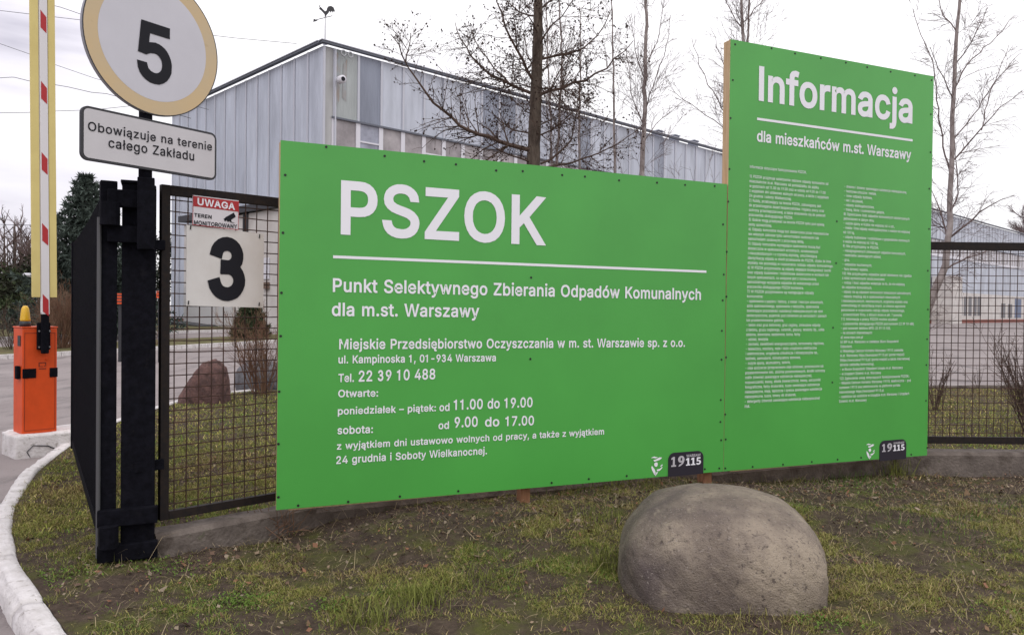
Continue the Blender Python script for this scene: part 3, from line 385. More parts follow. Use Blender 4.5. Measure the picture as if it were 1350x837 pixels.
# ------------------------------------------------------------------ ground
XL_Y = [-12, -3, -1, .5, 1.5, 2.5, 3.0, 3.6, 3.83, 4.13, 4.55, 5.22, 5.84, 7.04, 7.9, 9, 10.06, 11.5, 12.6, 13.5, 14.0, 14.3]
XL_X = [9.5, 3.4, 1.8, .55, -.25, -1.08, -1.52, -2.04, -2.24, -2.49, -2.86, -3.33, -3.70, -4.27, -4.57, -4.92, -5.10, -5.22, -5.22, -5.05, -4.80, -4.5]
def xl(y): return np.interp(y, XL_Y, XL_X)
def ybk(x): return 14.95+.16*np.clip(x, -6, 60)
def tz(x, y):                                            # height of the lawn
    x = np.asarray(x, float); y = np.asarray(y, float)
    s_ = (x+1.46)*.914+(y-4.9)*.406; d_ = (x+1.46)*.406-(y-4.9)*.914
    mound = .095*sm(.1, .9, s_)*sm(4.3, 3.2, s_)*sm(1.3, .1, d_)*sm(-1.2, -.5, d_)
    near = 1-sm(9, 12, y); edge = sm(.02, .35, x-xl(y))
    z = -.05*sm(1.2, 4.5, x)*sm(3.5, 6.8, y)
    z = z+near*edge*(.075*(fbm(x*.9, y*.9, 3, 3)-.5)+.05*(fbm(x*5, y*5, 5, 3)-.5)+.02*(fbm(x*22, y*22, 9, 2)-.5))
    z = z+(1-near)*.05*(fbm(x*.7, y*.7, 4, 2)-.5)*edge
    return np.maximum(z-.012, -.105)+mound
def grid(name, X, Y, Z, material, smooth=True):
    n, k = X.shape; V = np.c_[X.ravel(), Y.ravel(), Z.ravel()]; i = np.arange(n*k).reshape(n, k)
    F = np.c_[i[:-1, :-1].ravel(), i[:-1, 1:].ravel(), i[1:, 1:].ravel(), i[1:, :-1].ravel()]
    o = bulk(name, V, F, None, material)
    if smooth: o.data.polygons.foreach_set('use_smooth', [True]*len(F))
    return o
def gz(y): return -.12+.42*sm(18, 38, np.asarray(y, float))      # road and yard rise gently to the hall
xs = np.concatenate([-np.geomspace(900, 60, 14), np.arange(-58, 58.1, 2), np.geomspace(60, 900, 14)])
ys = np.concatenate([[-300, -120, -60, -30], np.arange(-20, 60, 1.), np.geomspace(60, 1500, 16)])
X, Y = np.meshgrid(xs, ys); struct(grid('road', X, Y, gz(Y), M_asph))
# lawn and verge: rows follow the kerb on the left and the road edge at the back
yr = np.concatenate([np.linspace(-12, 2.4, 30), np.arange(2.46, 8.6, .055), np.linspace(8.7, 14.3, 50)])
u = np.concatenate([np.linspace(0, .02, 3), np.linspace(.03, 8, 150), np.geomspace(8.2, 70, 40)])
Yp, U = np.meshgrid(yr, u, indexing='ij'); X = xl(Yp)+U
t = sm(8, 14.3, Yp); Y = Yp*(1-t)+t*(Yp+(ybk(X)-14.3))
struct(grid('ground', X, Y, tz(X, Y), M_soil))
# skirt so that the lawn's edge meets the road
b = MB(); E = [(X[-1, j], Y[-1, j], float(tz(X[-1, j], Y[-1, j]))) for j in range(X.shape[1])]
b.add(E+[(p[0], p[1]+.02, -.3) for p in E], [(j, j+1, j+1+len(E), j+len(E)) for j in range(len(E)-1)])
struct(b.build('lawn_edge', M_soil))

def kerbline(name, P, w, top=.0, drop=.16, stone=.9, side=1, amp=.008, material=None, seg=.05):
    P = np.asarray(P, float); L = np.r_[0, np.cumsum(np.linalg.norm(np.diff(P, axis=0), axis=1))]
    mb = MB(); s = 0
    while s < L[-1]-.05:
        e_ = min(s+stone, L[-1]); k = max(2, int((e_-s)/seg)); q = np.linspace(s+random.uniform(.004, .012), e_-.006, k)
        C = np.c_[np.interp(q, L, P[:, 0]), np.interp(q, L, P[:, 1])]; T = np.gradient(C, axis=0); T /= np.linalg.norm(T, axis=1)[:, None]
        Nn = np.c_[-T[:, 1], T[:, 0]]*side; dz = random.uniform(-.006, .006); tl = random.uniform(-.006, .006)
        prof = [(0, -drop), (0, -.02), (.012, 0), (.25*w, .004), (.5*w, .005), (.78*w, .002), (w-.03, -.004), (w-.008, -.022), (w+.004, -.06), (w+.008, -drop)]
        vs = []
        for i in range(k):
            g = (.012 if i in (0, k-1) else 0)
            for a, z in prof:
                p = C[i]+Nn[i]*a; j = amp*(fbm(p[0]*14, p[1]*14, 2, 3)-.5)*2+amp*1.2*(fbm(p[0]*3, p[1]*3, 5, 2)-.5)
                j2 = amp*1.4*(fbm(p[0]*11+z*40, p[1]*11, 8, 3)-.5)*2
                p = p+Nn[i]*(j2 if a > .1*w else 0)
                vs.append((p[0], p[1], top+z+dz+tl*(i/k-.5)+j-(g if z > -.05 else 0)))
        n = len(prof); fs = [(i*n+j, i*n+j+1, (i+1)*n+j+1, (i+1)*n+j) for i in range(k-1) for j in range(n-1)]
        fs += [tuple(range(n-1, -1, -1)), tuple((k-1)*n+j for j in range(n))]
        mb.add(vs, fs); s = e_
    return struct(mb.build(name, material or M_kerbs, None, True))
yk = np.concatenate([np.linspace(-12, 2, 20), np.linspace(2.2, 14.3, 60)])
kerbline('kerb', np.c_[xl(yk)+.004, yk], .138, .0, .17, .95, 1, .009)
xk = np.linspace(-4.4, 40, 60); kerbline('lawn_kerb', np.c_[xk, ybk(xk)+.0], .10, .0, .17, 1., 1, .004, M_conc, .3)

# far side of the road: whitewashed kerb, grass strip with shrubs, a second paved lane and its kerb
M_farg = mat('rough_grass', (.10, .10, .045), .95, .1, col2=(.145, .125, .065), scale=3, bump=.6, bscale=20)
layer(M_farg, (.075, .055, .04), 1.2, .52, .66, 2.)
K0, K1 = ground(-250, 478, .03), ground(345, 457, .03)
kd = (K1-K0)/np.linalg.norm(K1-K0); kn = np.array([-kd[1], kd[0], 0])
def strip(name, A, B, d0, d1, dz, material, nx=60, nd=4):
    s = np.linspace(0, 1, nx)[:, None, None]; d = np.linspace(d0, d1, nd)[None, :, None]
    P = A+(B-A)*s+kn*d; Z = gz(P[..., 1])+dz+.05*(fbm(P[..., 0]*.6, P[..., 1]*.6, 1, 2)-.5)*(material is M_farg)
    return struct(grid(name, P[..., 0], P[..., 1], Z, material))
K2 = K0+kd*60
for nm, off in (('far_kerb', 0.), ('second_lane_kerb', 8.2)):
    q = np.linspace(0, 52, 110)[:, None]; P = K0+kd*q+kn*off
    mb = MB()
    for i in range(len(P)-1):
        a, c = P[i]+kd*.01, P[i+1]-kd*.01; z0, z1 = float(gz(a[1])), float(gz(c[1])); w_ = kn*.16
        vs = [(*a[:2], z0-.05), (*c[:2], z1-.05), (*c[:2], z1+.13), (*a[:2], z0+.13), (*(a+w_)[:2], z0-.05), (*(c+w_)[:2], z1-.05), (*(c+w_)[:2], z1+.13), (*(a+w_)[:2], z0+.13)]
        mb.add(vs, [(0, 1, 2, 3), (3, 2, 6, 7), (5, 4, 7, 6), (4, 0, 3, 7), (1, 5, 6, 2)])
    struct(mb.build(nm, M_kerbs))
strip('grass_strip', K0, K2, .16, 3.2, .115, M_farg); strip('far_grass', K0-kd*60, K2-kd*16, 8.36, 45, .12, M_farg, 60, 16)

# ------------------------------------------------------------------ the hall
HC = np.array([*at(427, 57, 38.)[:2], .28]); HR = Plane(HC, (1075, 1033, 0)); HL = Plane(HC, (-1033*.961, 1033, 0))
HL.n = np.array([-HL.d[1], HL.d[0], 0]); HL.n *= -1 if HL.n@HR.d > 0 else 1
if HR.n@(CAM-HC) < 0: HR.n *= -1
HZ = at(427, 57, 38.)[2]; LR, LL = 170., 19.2; PW = 1.372
hall = thing('industrial_hall', 'long pale blue metal clad hall with a band of windows under its flat roof', 'building', tuple(HC))
M_clad = mat('blue_grey_sheet', (.45, .48, .58), .45, .35, attr='Col', var=.17, scale=1.0, stretch=(1, 1, .2))
M_seam = mat('seam_strip', (.50, .51, .57), .5, .3); M_roof = mat('roof_edge', (.13, .14, .17), .6, .3)
M_glass = mat('dusty_glazing', (.30, .26, .29), .3, .5, attr='Col', var=.25, scale=1.4)
M_frame = mat('white_window_frame', (.66, .65, .70), .5, .3); M_lime = mat('white_render', (.62, .59, .57), .85, .2, col2=(.52, .48, .46), scale=1.1)
M_brick = mat('red_brick_plinth', (.22, .075, .06), .85, .2, col2=(.30, .12, .10), scale=20)
def rect(mb, pl, a0, a1, z0, z1, off, col=None, th=.0):
    vs = [pl.w(a0, z0, off), pl.w(a1, z0, off), pl.w(a1, z1, off), pl.w(a0, z1, off)]
    if th:
        vs += [pl.w(a0, z0, off+th), pl.w(a1, z0, off+th), pl.w(a1, z1, off+th), pl.w(a0, z1, off+th)]
        mb.add(vs, [(0, 3, 2, 1), (4, 5, 6, 7), (0, 1, 5, 4), (1, 2, 6, 5), (2, 3, 7, 6), (3, 0, 4, 7)], col)
    else: mb.add(vs, [(0, 1, 2, 3)], col)
LAV = (.455, .48, .55)
def sheet(mb, pl, a0, a1, z0, z1, off, col, n=10, d=.022):      # one sheet with shallow trapezoid ribs
    q = np.linspace(a0, a1, n*2+1); vs = []; 
    for i, a in enumerate(q):
        o = off+(d if (i//1) % 2 else 0)
        vs += [pl.w(a, z0, o), pl.w(a, z1, o)]
    mb.add(vs, [(2*i, 2*i+2, 2*i+3, 2*i+1) for i in range(len(q)-1)], col)
# core block behind the cladding
c = MB(); pts = [HR.w(0, -.5), HR.w(LR, -.5), HR.w(LR, -.5)+HL.d*LL, HL.w(LL, -.5)]
c.add([p for p in pts]+[p+np.array([0, 0, HZ-.12+.5]) for p in pts], [(0, 1, 5, 4), (1, 2, 6, 5), (2, 3, 7, 6), (3, 0, 4, 7), (4, 5, 6, 7)])
c.build('wall', mat('hall_core', (.36, .38, .46), .7, .2), hall)
cl = MB(); se = MB()
ZW1, ZW0, ZB = 10.75, 8.95, 4.35
for i in range(14):
    g = rng.uniform(-.015, .015); sheet(cl, HL, i*PW, (i+1)*PW, -.3, HZ-.16, .03, tuple(k+g for k in (.465, .495, .575)), 5)
    if i: rect(se, HL, i*PW-.05, i*PW+.05, -.3, HZ-.16, .05, th=.05)
dark = {1: (.23, .25, .31), 7: (.24, .26, .32), 8: (.25, .27, .33), 13: (.27, .29, .35), 19: (.28, .30, .36), 26: (.27, .29, .36)}
for i in range(int(LR/PW)):
    g = rng.uniform(-.02, .02); col = dark.get(i, tuple(k+g for k in LAV))
    if i == 0: col = (.36, .385, .385)
    a0 = .55+i*PW; sheet(cl, HR, a0, a0+PW, ZW1, HZ-.16, .03, col, 8 if i in dark or i == 0 else 4)
    sheet(cl, HR, a0, a0+PW, ZB, ZW0, .03, tuple(k*.96 for k in LAV), 4)
    rect(se, HR, a0-.06, a0+.06, ZW1, HZ-.16, .05, th=.06)
rect(cl, HR, .0, .55, -.3, HZ-.16, .04, (.40, .40, .40))
cl.build('cladding', M_clad, hall); se.build('seam', M_seam, hall)
r_ = MB()
for i in range(2):
    a = .62+i*.38; vs = [HR.w(a, ZW1+.5+i*.6, .06), HR.w(a+.22, ZW1+.9, .06), HR.w(a+.26, HZ-.5, .06), HR.w(a+.06, HZ-.3-.5*i, .06)]; r_.add(vs, [(0, 1, 2, 3)])
r_.build('rust_stain', mat('rust_stain', (.34, .26, .21), .7, .2, col2=(.34, .37, .39), scale=3, stretch=(1, 1, .3)), hall)
gl = MB(); fr = MB(); se2 = MB()
for i in range(int(LR/PW)):
    a0 = .55+i*PW; k = rng.uniform(-.05, .05); rect(gl, HR, a0+.1, a0+PW-.1, ZW0, ZW1, .02, tuple(v+k for v in ((.30, .27, .28) if i != 1 else (.30, .31, .38))))
    rect(fr, HR, a0-.12, a0+.12, ZW0, ZW1, .03, th=.06)
    if i % 3 == 1: rect(fr, HR, a0+.12, a0+PW-.12, ZW1-.95, ZW1-.87, .03, th=.04)
rect(se2, HR, .4, LR, ZW1-.03, ZW1+.06, .09, th=.07); rect(fr, HR, .4, LR, ZW0-.32, ZW0, .05, th=.1)
gl.build('window_pane', M_glass, hall); fr.build('window_frame', M_frame, hall); se2.build('window_drip', M_roof, hall)
lo = MB(); rect(lo, HR, 0, LR, .75, ZB, .03, th=.06); lo.build('ground_floor_wall', M_lime, hall)
lo = MB(); rect(lo, HR, 0, LR, -.4, .75, .05, th=.08); lo.build('brick_plinth', M_brick, hall)
cap = MB()
rect(cap, HR, -.25, LR, HZ-.07, HZ+.03, .09, th=.22); rect(cap, HL, -.05, LL, HZ-.07, HZ+.03, .09, th=.22)
cap.build('roof_edge', M_roof, hall)
cap = MB(); rect(cap, HR, -.3, LR, HZ+.034, HZ+.07, .05, th=.3); rect(cap, HL, -.0, LL, HZ+.034, HZ+.07, .05, th=.3); cap.build('roof_flashing', M_seam, hall)
cb = MB(); rect(cb, HR, .53, .60, -.3, HZ-.2, .1, th=.08); rect(cb, HR, -.08, .02, -.3, HZ-.2, .06, th=.08); cb.build('corner_strip', M_seam, hall)
for px in (884, 906, 931):                              # roof vents seen over the eaves
    a, _ = HR.sz(px, 190); b = MB(); p = HR.w(a, HZ, -1.2); b.box(-.3, .3, -.3, .3, -.2, .62, Matrix.Translation(Vector(p)) @ Matrix.Rotation(.8, 4, 'Z'), bev=.05)
    b.box(-.36, .36, -.36, .36, .62, .7, Matrix.Translation(Vector(p)) @ Matrix.Rotation(.8, 4, 'Z')); b.build('roof_vent', mat('vent_metal', (.20, .21, .25), .6, .3) if 'vent_metal' not in bpy.data.materials else bpy.data.materials['vent_metal'], hall)
M_opening = mat('dark_opening', (.10, .095, .11), .4, .5)
for px0, px1, py0, py1, nm in ((1264.5, 1267.5, 391, 416, 'window'), (1270, 1273.5, 391, 416, 'window'), (1276, 1279.5, 391, 416, 'window'), (1282.5, 1286, 391, 416, 'window'), (1288, 1292, 391, 416, 'window'), (1319, 1324, 400, 419, 'door'), (1328, 1333, 401, 419, 'door'), (1337, 1345, 394, 419, 'gate_door')):
    a0, zt = HR.sz(px0, py0); a1, zb = HR.sz(px1, py1); b = MB(); rect(b, HR, a0, a1, max(zb, .9), zt, .1, th=.03)
    b.build(nm, mat('blue_door', (.12, .15, .24), .5, .3) if nm == 'gate_door' else M_opening, hall)
b = MB(); rect(b, HR, 84, 88, -.3, 6.1, .15, th=2.2); b.build('annex_block', M_lime, hall)
# camera on the corner and its bracket
b = MB(); p = HR.w(.62, HZ-1.75, .45); b.tube([HR.w(.62, HZ-1.75, .1), p], .05, 8); b.tube([p+HR.n*-.05, p+HR.n*.3], .19, 12); b.build('security_camera', M_frame, hall, True)
b = MB(); b.tube([p+HR.n*.295, p+HR.n*.32], .11, 12); b.build('camera_lens', M_black, hall)
b = MB()
for k in (0, .55): b.tube([HR.w(.85+k*.7+.13*math.cos(t), HZ-.38+.13*math.sin(t), .4) for t in np.linspace(0, 2*math.pi, 13)], .035, 5)
b.build('floodlight_bracket', M_metal, hall)
# weathervane
wv = thing('weathervane', 'rooster weathervane on a thin pole over the roof corner of the hall', 'weathervane', tuple(HC+np.array([0, 0, HZ-.2])))
W0 = np.array([*HC[:2], HZ+.05])+HL.n*-.15+HR.n*-.15
def wv_pt(x, z): return W0+np.array([x, 0, z])
b = MB(); b.tube([wv_pt(0, 0), wv_pt(0, 1.32)], [.035, .02], 6); b.tube([wv_pt(0, -.05), wv_pt(0, .14)], .12, 8); b.build('pole', M_metal, wv)
k = 38/1033.; rc = [(-.6, 1.05), (-.45, 1.13), (-.52, 1.0), (-.35, .88), (-.15, .68), (0, .55), (.12, .62), (.18, .85), (.30, 1.02), (.55, 1.06), (.78, .92), (.90, .62), (.80, .45), (.74, .62), (.68, .42), (.58, .60), (.48, .42), (.40, .60), (.28, .38), (.12, .22), (.05, 0), (-.05, 0), (-.05, .25), (-.2, .42), (-.42, .66), (-.58, .76), (-.52, .9)]
sh = MB(); sh.prism([(W0[0]+x*.52, W0[2]+1.26+z*.52) for x, z in rc], W0[1]-.015, W0[1]+.015); sh.build('rooster', M_dark, wv)
b = MB(); b.tube([wv_pt(-.5, 1.12), wv_pt(.35, 1.34)], .018, 5); b.prism([(W0[0]-.36, W0[2]+1.09), (W0[0]-.56, W0[2]+1.19), (W0[0]-.58, W0[2]+1.03)], W0[1]-.012, W0[1]+.012); b.build('arrow', M_dark, wv)

# white lean-to in front of the hall's end wall
LO = HC+HL.n*1.5; AL = Plane(LO, HL.d); AL.n = HL.n
annex = thing('lean_to_annex', 'white rendered lean-to with a dark roof edge against the end wall of the hall', 'building', tuple(AL.w(7, .25)))
def asz(px, py):
    v = ray(px, py); t = ((AL.O-CAM)@AL.n)/(v@AL.n); P = CAM+v*t; return (P-AL.O)@AL.d, P[2]
aL, zL = asz(243, 291); aR, zR = asz(366, 272)
b = MB(); rect(b, AL, 0.2, aL, -.3, zR-.1, -1.44, th=1.44); b.build('wall', M_lime, annex)
b = MB(); vs = [AL.w(-.1, zR-.1, .25), AL.w(aL+.3, zL-.1, .25), AL.w(aL+.3, zL+.25, .25), AL.w(-.1, zR+.22, .25)]; vs2 = [AL.w(-.1, zR-.1, -1.3), AL.w(aL+.3, zL-.1, -1.3), AL.w(aL+.3, zL+.35, -1.3), AL.w(-.1, zR+.32, -1.3)]
b.add(vs+vs2, [(0, 1, 2, 3), (3, 2, 6, 7), (0, 3, 7, 4), (1, 5, 6, 2), (0, 4, 5, 1)]); b.build('roof_edge', M_dark, annex)
for px in (323, 327):
    a, _ = asz(px, 340); b = MB(); b.tube([AL.w(a, .3, .08), AL.w(a, zR-.1, .08)], .06, 6); b.build('downpipe', M_dark, annex)
for px0, px1 in ((243, 285), (289, 307)):
    a0, z0 = asz(px0, 434); a1, z1 = asz(px1, 405); b = MB(); rect(b, AL, a1, a0, .5, z1+1.2, .02, th=.03); b.build('door', mat('grey_white_door', (.55, .54, .54), .6, .3) if 'grey_white_door' not in bpy.data.materials else bpy.data.materials['grey_white_door'], annex)
a0, _ = asz(246, 434); a1, _ = asz(290, 440); b = MB(); 
b.add([AL.w(a0, .3, .1), AL.w(a1, .3, .1), AL.w(a1, .45, .1), AL.w(a0, .62, .1), AL.w(a0, .3, 1.1), AL.w(a1, .3, 1.1), AL.w(a1, .45, 1.1), AL.w(a0, .62, 1.1)], [(0, 3, 2, 1), (4, 5, 6, 7), (0, 1, 5, 4), (1, 2, 6, 5), (2, 3, 7, 6), (3, 0, 4, 7)]); b.build('loading_ramp', M_dark, annex)
a0, z0 = asz(348, 363); a1, z1 = asz(356, 345); b = MB(); rect(b, AL, a1, a0, z0-.2, z1+.2, .02, th=.03); b.build('notice', M_frame, annex)
a0, z0 = asz(349, 378); a1, z1 = asz(356, 372); b = MB(); rect(b, AL, a1, a0, z0-.1, z1, .02, th=.15); b.build('meter_box', mat('brown_box', (.16, .11, .085), .6, .3), annex)
a0, z0 = asz(232, 442); a1, z1 = asz(242, 420); b = MB(); rect(b, AL, a1+.1, a0, -.2, z1, -.3, th=.4); b.build('brick_pier', M_brick, annex)

# ------------------------------------------------------------------ gate leaf and gate post
G0 = at(131, 560, 4.47); G1 = at(93.5, 455, 7.73); gp = thing('gate_leaf', 'open black driveway gate leaf seen almost edge on, beside the kerb', 'gate', (G0[0], G0[1], 0))
GP = Plane((G0[0], G0[1], 0), (G1-G0)*[1, 1, 0]); GLEN = float(np.linalg.norm((G1-G0)[:2]))
GM = GP.mat()                                            # x along the leaf (away from the viewer), y to the right, z up
def gtop(a): t = a/GLEN; return 2.165-.035*t-.03*math.sin(math.pi*min(1, max(0, t)))
b = MB(); b.box(.0, .09, -.088, .0, .07, 2.215, GM, bev=.006); b.build('hinge_stile', M_gate, gp)
b = MB(); b.box(GLEN-.07, GLEN, -.09, .0, .09, 2.12, GM, bev=.005); b.build('end_stile', M_gate, gp)
b = MB(); b.box(.09, GLEN-.07, -.09, -.01, .10, .18, GM, bev=.004);
q = np.linspace(.06, GLEN-.03, 24); b.tube([GM @ Vector((a, -.05, gtop(a)-.03)) for a in q], .035, 6); b.build('rail', M_gate, gp)
b = MB()
for a in np.arange(.14, GLEN-.08, .085): b.box(a, a+.03, -.052, -.012, .12, gtop(a)-.02, GM)
b.build('picket_infill', M_gate, gp)
b = MB(); b.tube([GM @ Vector((-.012, .006, .06)), GM @ Vector((-.012, .006, 2.0))], .012, 8); b.build('hinge_rod', mat('worn_rod', (.07, .07, .075), .4, .5), gp)
PC = at(184.5, 500, 4.58); pa = .42; PX = np.array([math.cos(pa), math.sin(pa), 0]); PM = Matrix.Translation((PC[0], PC[1], 0)) @ Matrix.Rotation(pa, 4, 'Z')
post = thing('gate_post', 'square black steel gate post with heavy hinge brackets next to the green board', 'post', (PC[0], PC[1], 0))
b = MB(); b.box(-.098, .082, -.02, .17, -.2, 2.205, PM, bev=.008); b.build('post_tube', M_gate, post)
b = MB(); b.box(-.105, .0, -.028, .178, 2.207, 2.225, PM, bev=.004); b.build('post_cap', M_gate, post)
def bracket(nm, z0, z1, x0=-.17, x1=.02, y0=-.075, y1=-.024):
    b = MB(); b.box(x0, x1, y0, y1, z0, z1, PM, bev=.006); return b.build(nm, M_gate, post)
def zof(py): return at(180, py, 4.5)[2]
bracket('hinge_bracket', zof(274), zof(251)); bracket('hinge_bracket', zof(320), zof(298))
bracket('hinge_bracket', zof(692), zof(670), -.215, .099); bracket('hinge_bracket', zof(738), zof(716), -.215, .099)
for z0, z1 in ((zof(299), zof(269)), (zof(717), zof(689))):
    h = at(137, 500, 4.43); b = MB(); b.tube([(h[0]+.03, h[1], z0), (h[0]+.03, h[1], z1)], .052, 12); b.build('hinge_sleeve', M_gate, gp)

# ------------------------------------------------------------------ mesh fence
FPm = Plane(at(215, 470, 4.7)*[1, 1, 0], (1046, 1033, 0))
def fence_panel(pl, a0, a1, z0, z1, label, st=.052, posts=(), tabs=True, cell=.0705, rail=.05, right=True):
    o = pl.w((a0+a1)/2, 0); t = thing('mesh_fence', label, 'fence', (o[0], o[1], 0), 'steel mesh fences')
    M = pl.mat()
    for a in ([a0, a1-st] if right else [a0]):
        b = MB(); b.box(a, a+st, -.02, .02, z0, z1, M, bev=.003); b.build('stile', M_fence, t)
    b = MB(); b.box(a0+st+.001, a1-(st+.001 if right else 0), -.02, .02, z1-rail-.01, z1, M, bev=.003); b.build('rail', M_fence, t)
    b = MB(); b.box(a0+st+.001, a1-(st+.001 if right else 0), -.02, .02, z0, z0+rail, M, bev=.003); b.build('rail', M_fence, t)
    b = MB()
    n = int((a1-a0-2*st)/cell); ca = (a1-a0-2*st)/n
    for i in range(n+1):
        a = a0+st+ca*(i+.5 if i < n else n-.02); j = rng.uniform(-.003, .003); zz = np.linspace(z0+rail-.01, z1-rail, 5)
        if a < a1-st: b.tube([M @ Vector((a+j+rng.uniform(-.0025, .0025), -.004+rng.uniform(-.003, .003), z)) for z in zz], .0038, 5, False)
    k = int((z1-z0-2*rail)/cell); cz = (z1-z0-2*rail)/k
    for i in range(k):
        z = z0+rail+cz*(i+.5); qa = np.linspace(a0+st-.01, a1-st*.4, 7); j = rng.uniform(-.002, .002)
        b.tube([M @ Vector((a, .004+rng.uniform(-.003, .003), z+j+rng.uniform(-.0025, .0025))) for a in qa], .0038, 5, False)
    b.build('wire_mesh', mat('rusty_wire', (.030, .018, .015), .7, .3, col2=(.075, .036, .025), scale=20) if 'rusty_wire' not in bpy.data.materials else bpy.data.materials['rusty_wire'], t)
    if tabs:
        for z in (1.86, .56):
            b = MB(); b.box(a0-.16, a0+.01, -.055, -.022, z-.03, z+.03, M, bev=.003); b.build('tab', M_gate, t)
    return t
fence_panel(FPm, -.02, .98, .215, 2.225, 'narrow steel mesh panel between the gate post and the green board, carrying white signs')
M0 = FPm.w(1.0, 0); R0 = np.array([3.72, 7.65, 0])
FPh = Plane(M0, (R0-M0)*[1, 1, 0]); FPr = Plane(R0, (1, .006, 0)); hl = float(np.linalg.norm((R0-M0)[:2]))
fence_panel(FPr, .06, 2.86, .235, 2.20, 'wide steel mesh panel to the right of the tall green information board', tabs=False, rail=.068)
for k in range(1): pass
b = MB(); b.box(-.05, .05, -.05, .05, -.2, 2.25, FPr.mat(), bev=.006); tag(b.build('fence_post', M_fence, None), 'dark steel fence post tucked behind the right edge of the tall board', 'post')
b = MB(); b.box(2.88, 2.98, -.05, .05, -.2, 2.25, FPr.mat(), bev=.006); tag(b.build('fence_post', M_fence, None), 'dark steel fence post at the far right end of the mesh', 'post')
# low concrete edging under the fence
def edging(pl, a0, a1, ztop, label, dep=.16, zb=-.3, tilt=0.):
    n = int((a1-a0)/.04); q = np.linspace(a0, a1, n); prof = [(.5*dep, zb), (.5*dep, ztop-.03), (.5*dep-.025, ztop), (-.5*dep, ztop), (-.5*dep, zb)]
    vs = []
    for a in q:
        for o, z in prof:
            p = pl.w(a, z+tilt*(a-a0), o); j = .022*(fbm(a*6, z*9+o*5, 3, 4)-.5)
            p = p+pl.n*j*(o > 0)+np.array([0, 0, j*.8]); vs.append(p)
    k = len(prof); fs = [(i*k+j, (i+1)*k+j, (i+1)*k+j+1, i*k+j+1) for i in range(n-1) for j in range(k-1)]+[tuple(range(k)), tuple((n-1)*k+j for j in reversed(range(k)))]
    b = MB(); b.add(vs, fs); o = b.build('concrete_edging', M_conc, None, False); tag(o, label, 'low wall'); return o
edging(FPm, -.06, 1.0, .155, 'weathered low concrete edging at the foot of the gate post and narrow mesh panel')
edging(FPh, .0, hl, .13, 'low concrete edging running under and behind the two green boards')
edging(Plane(FPr.w(0, 0, .0), FPr.d), .0, 7., .165, 'dirty low concrete edging below the wide mesh panel on the right', .22)

# ------------------------------------------------------------------ the two green boards
B = Plane(at(367, 430, 4.9)*[1, 1, 0], (2325, 1033, 0))
M_green = mat('green_print', (.068, .350, .058), .36, .5, var=.06, scale=.9, bump=.03, bscale=120)
M_screw = mat('screw_head', (.012, .012, .012), .5, .4)
def quad_panel(name, cor, parent):
    c = [B.sz(*p) for p in cor]; b = MB()
    f_ = [B.w(a, z, 0) for a, z in c]; k = [B.w(a, z, -.018) for a, z in c]
    b.add(f_+k, [(3, 2, 1, 0), (4, 5, 6, 7), (0, 1, 5, 4), (1, 2, 6, 5), (2, 3, 7, 6), (3, 0, 4, 7)]); pp = b.build(name, M_wood, parent); g = MB(); g.add([B.w(a, z, .0012) for a, z in c], [(3, 2, 1, 0)]); g.build('printed_face', M_green, pp); return pp, c
def battens(c, parent, posts, zt, zb=-.25):
    (aTL, zTL), (aTR, zTR), (aBR, zBR), (aBL, zBL) = c; M = B.mat()
    t = .065
    for a, z0, z1 in ((aTL, zBL, zTL), (aTR-t, zBR, zTR)):
        b = MB(); b.box(a+.001, a+t, .019, .019+t, z0+.002, z1-.002, M, bev=.002); b.build('side_batten', M_wood, parent)
    for z0, z1 in ((zTL-t, zTR-t), (zBL-.014, zBR+.004)):
        b = MB(); p = [(aTL+t+.001, z0), (aTR-t-.001, z1), (aTR-t-.001, z1+t-.004), (aTL+t+.001, z0+t-.004)]; b.prism(p, .019, .019+t, M); b.build('rail_batten', M_wood, parent)
    for a, w_ in posts:
        b = MB(); b.box(a-w_/2, a+w_/2, .086, .086+w_, zb, zt, M, bev=.003); b.build('support_post', M_redwood, parent)
def screws(parent, P):
    b = MB(); b.tube([(0, 0, 0), (0, -.003, 0)], .0085, 8); proto = None
    for a, z in P:
        if proto is None: proto = b.build('screw', M_screw, parent); o = proto
        else: o = proto.copy(); COL.objects.link(o)
        o.matrix_basis = Matrix.Translation(B.w(a, z, .001)) @ Matrix.Rotation(math.atan2(B.d[1], B.d[0]), 4, 'Z'); 
        o.matrix_parent_inverse = WM[parent.name].inverted()
BW = B.w(1.7, 0); wide = thing('information_board', 'wide low green board headed PSZOK with white opening hours, on timber posts', 'board', (BW[0], BW[1], 0))
pn, c1 = quad_panel('panel', [(370, 185), (958.5, 243), (953.5, 621), (364, 672)], wide)
a_leg = B.sz(700, 600)[0]; a_leg2 = B.sz(945, 600)[0]-.02
battens(c1, wide, [(a_leg, .075), (a_leg2, .085)], 2.4)
BT = B.w(4.7, 0); tall = thing('information_board', 'tall green board headed Informacja with two columns of small white print', 'board', (BT[0], BT[1], 0))
pn, c2 = quad_panel('panel', [(963, 52), (1231, 101), (1222, 600), (953.9, 621)], tall)
battens(c2, tall, [(3.62, .09), (5.7, .09)], 3.5, .215)
P = []
for x, y in [(376, 228), (373, 307), (371, 386), (370, 443), (368, 516), (367, 585), (367, 655), (393, 666), (430, 191), (459, 661), (507, 203), (527, 654), (559, 210), (604, 647), (601, 214), (654, 222), (689, 223), (741, 228), (771, 230), (816, 235), (866, 238), (903, 241), (942, 242.5), (953, 296), (954, 362), (952.5, 396), (951.5, 436), (951, 474), (950, 527), (949.5, 556), (950.5, 580), (948, 617), (727, 636), (776, 631), (826, 627), (863, 624.5), (700, 366), (699, 473), (929, 618)]:
    P.append(B.sz(x, y if y > 250 else y+3))
screws(wide, P); P = []
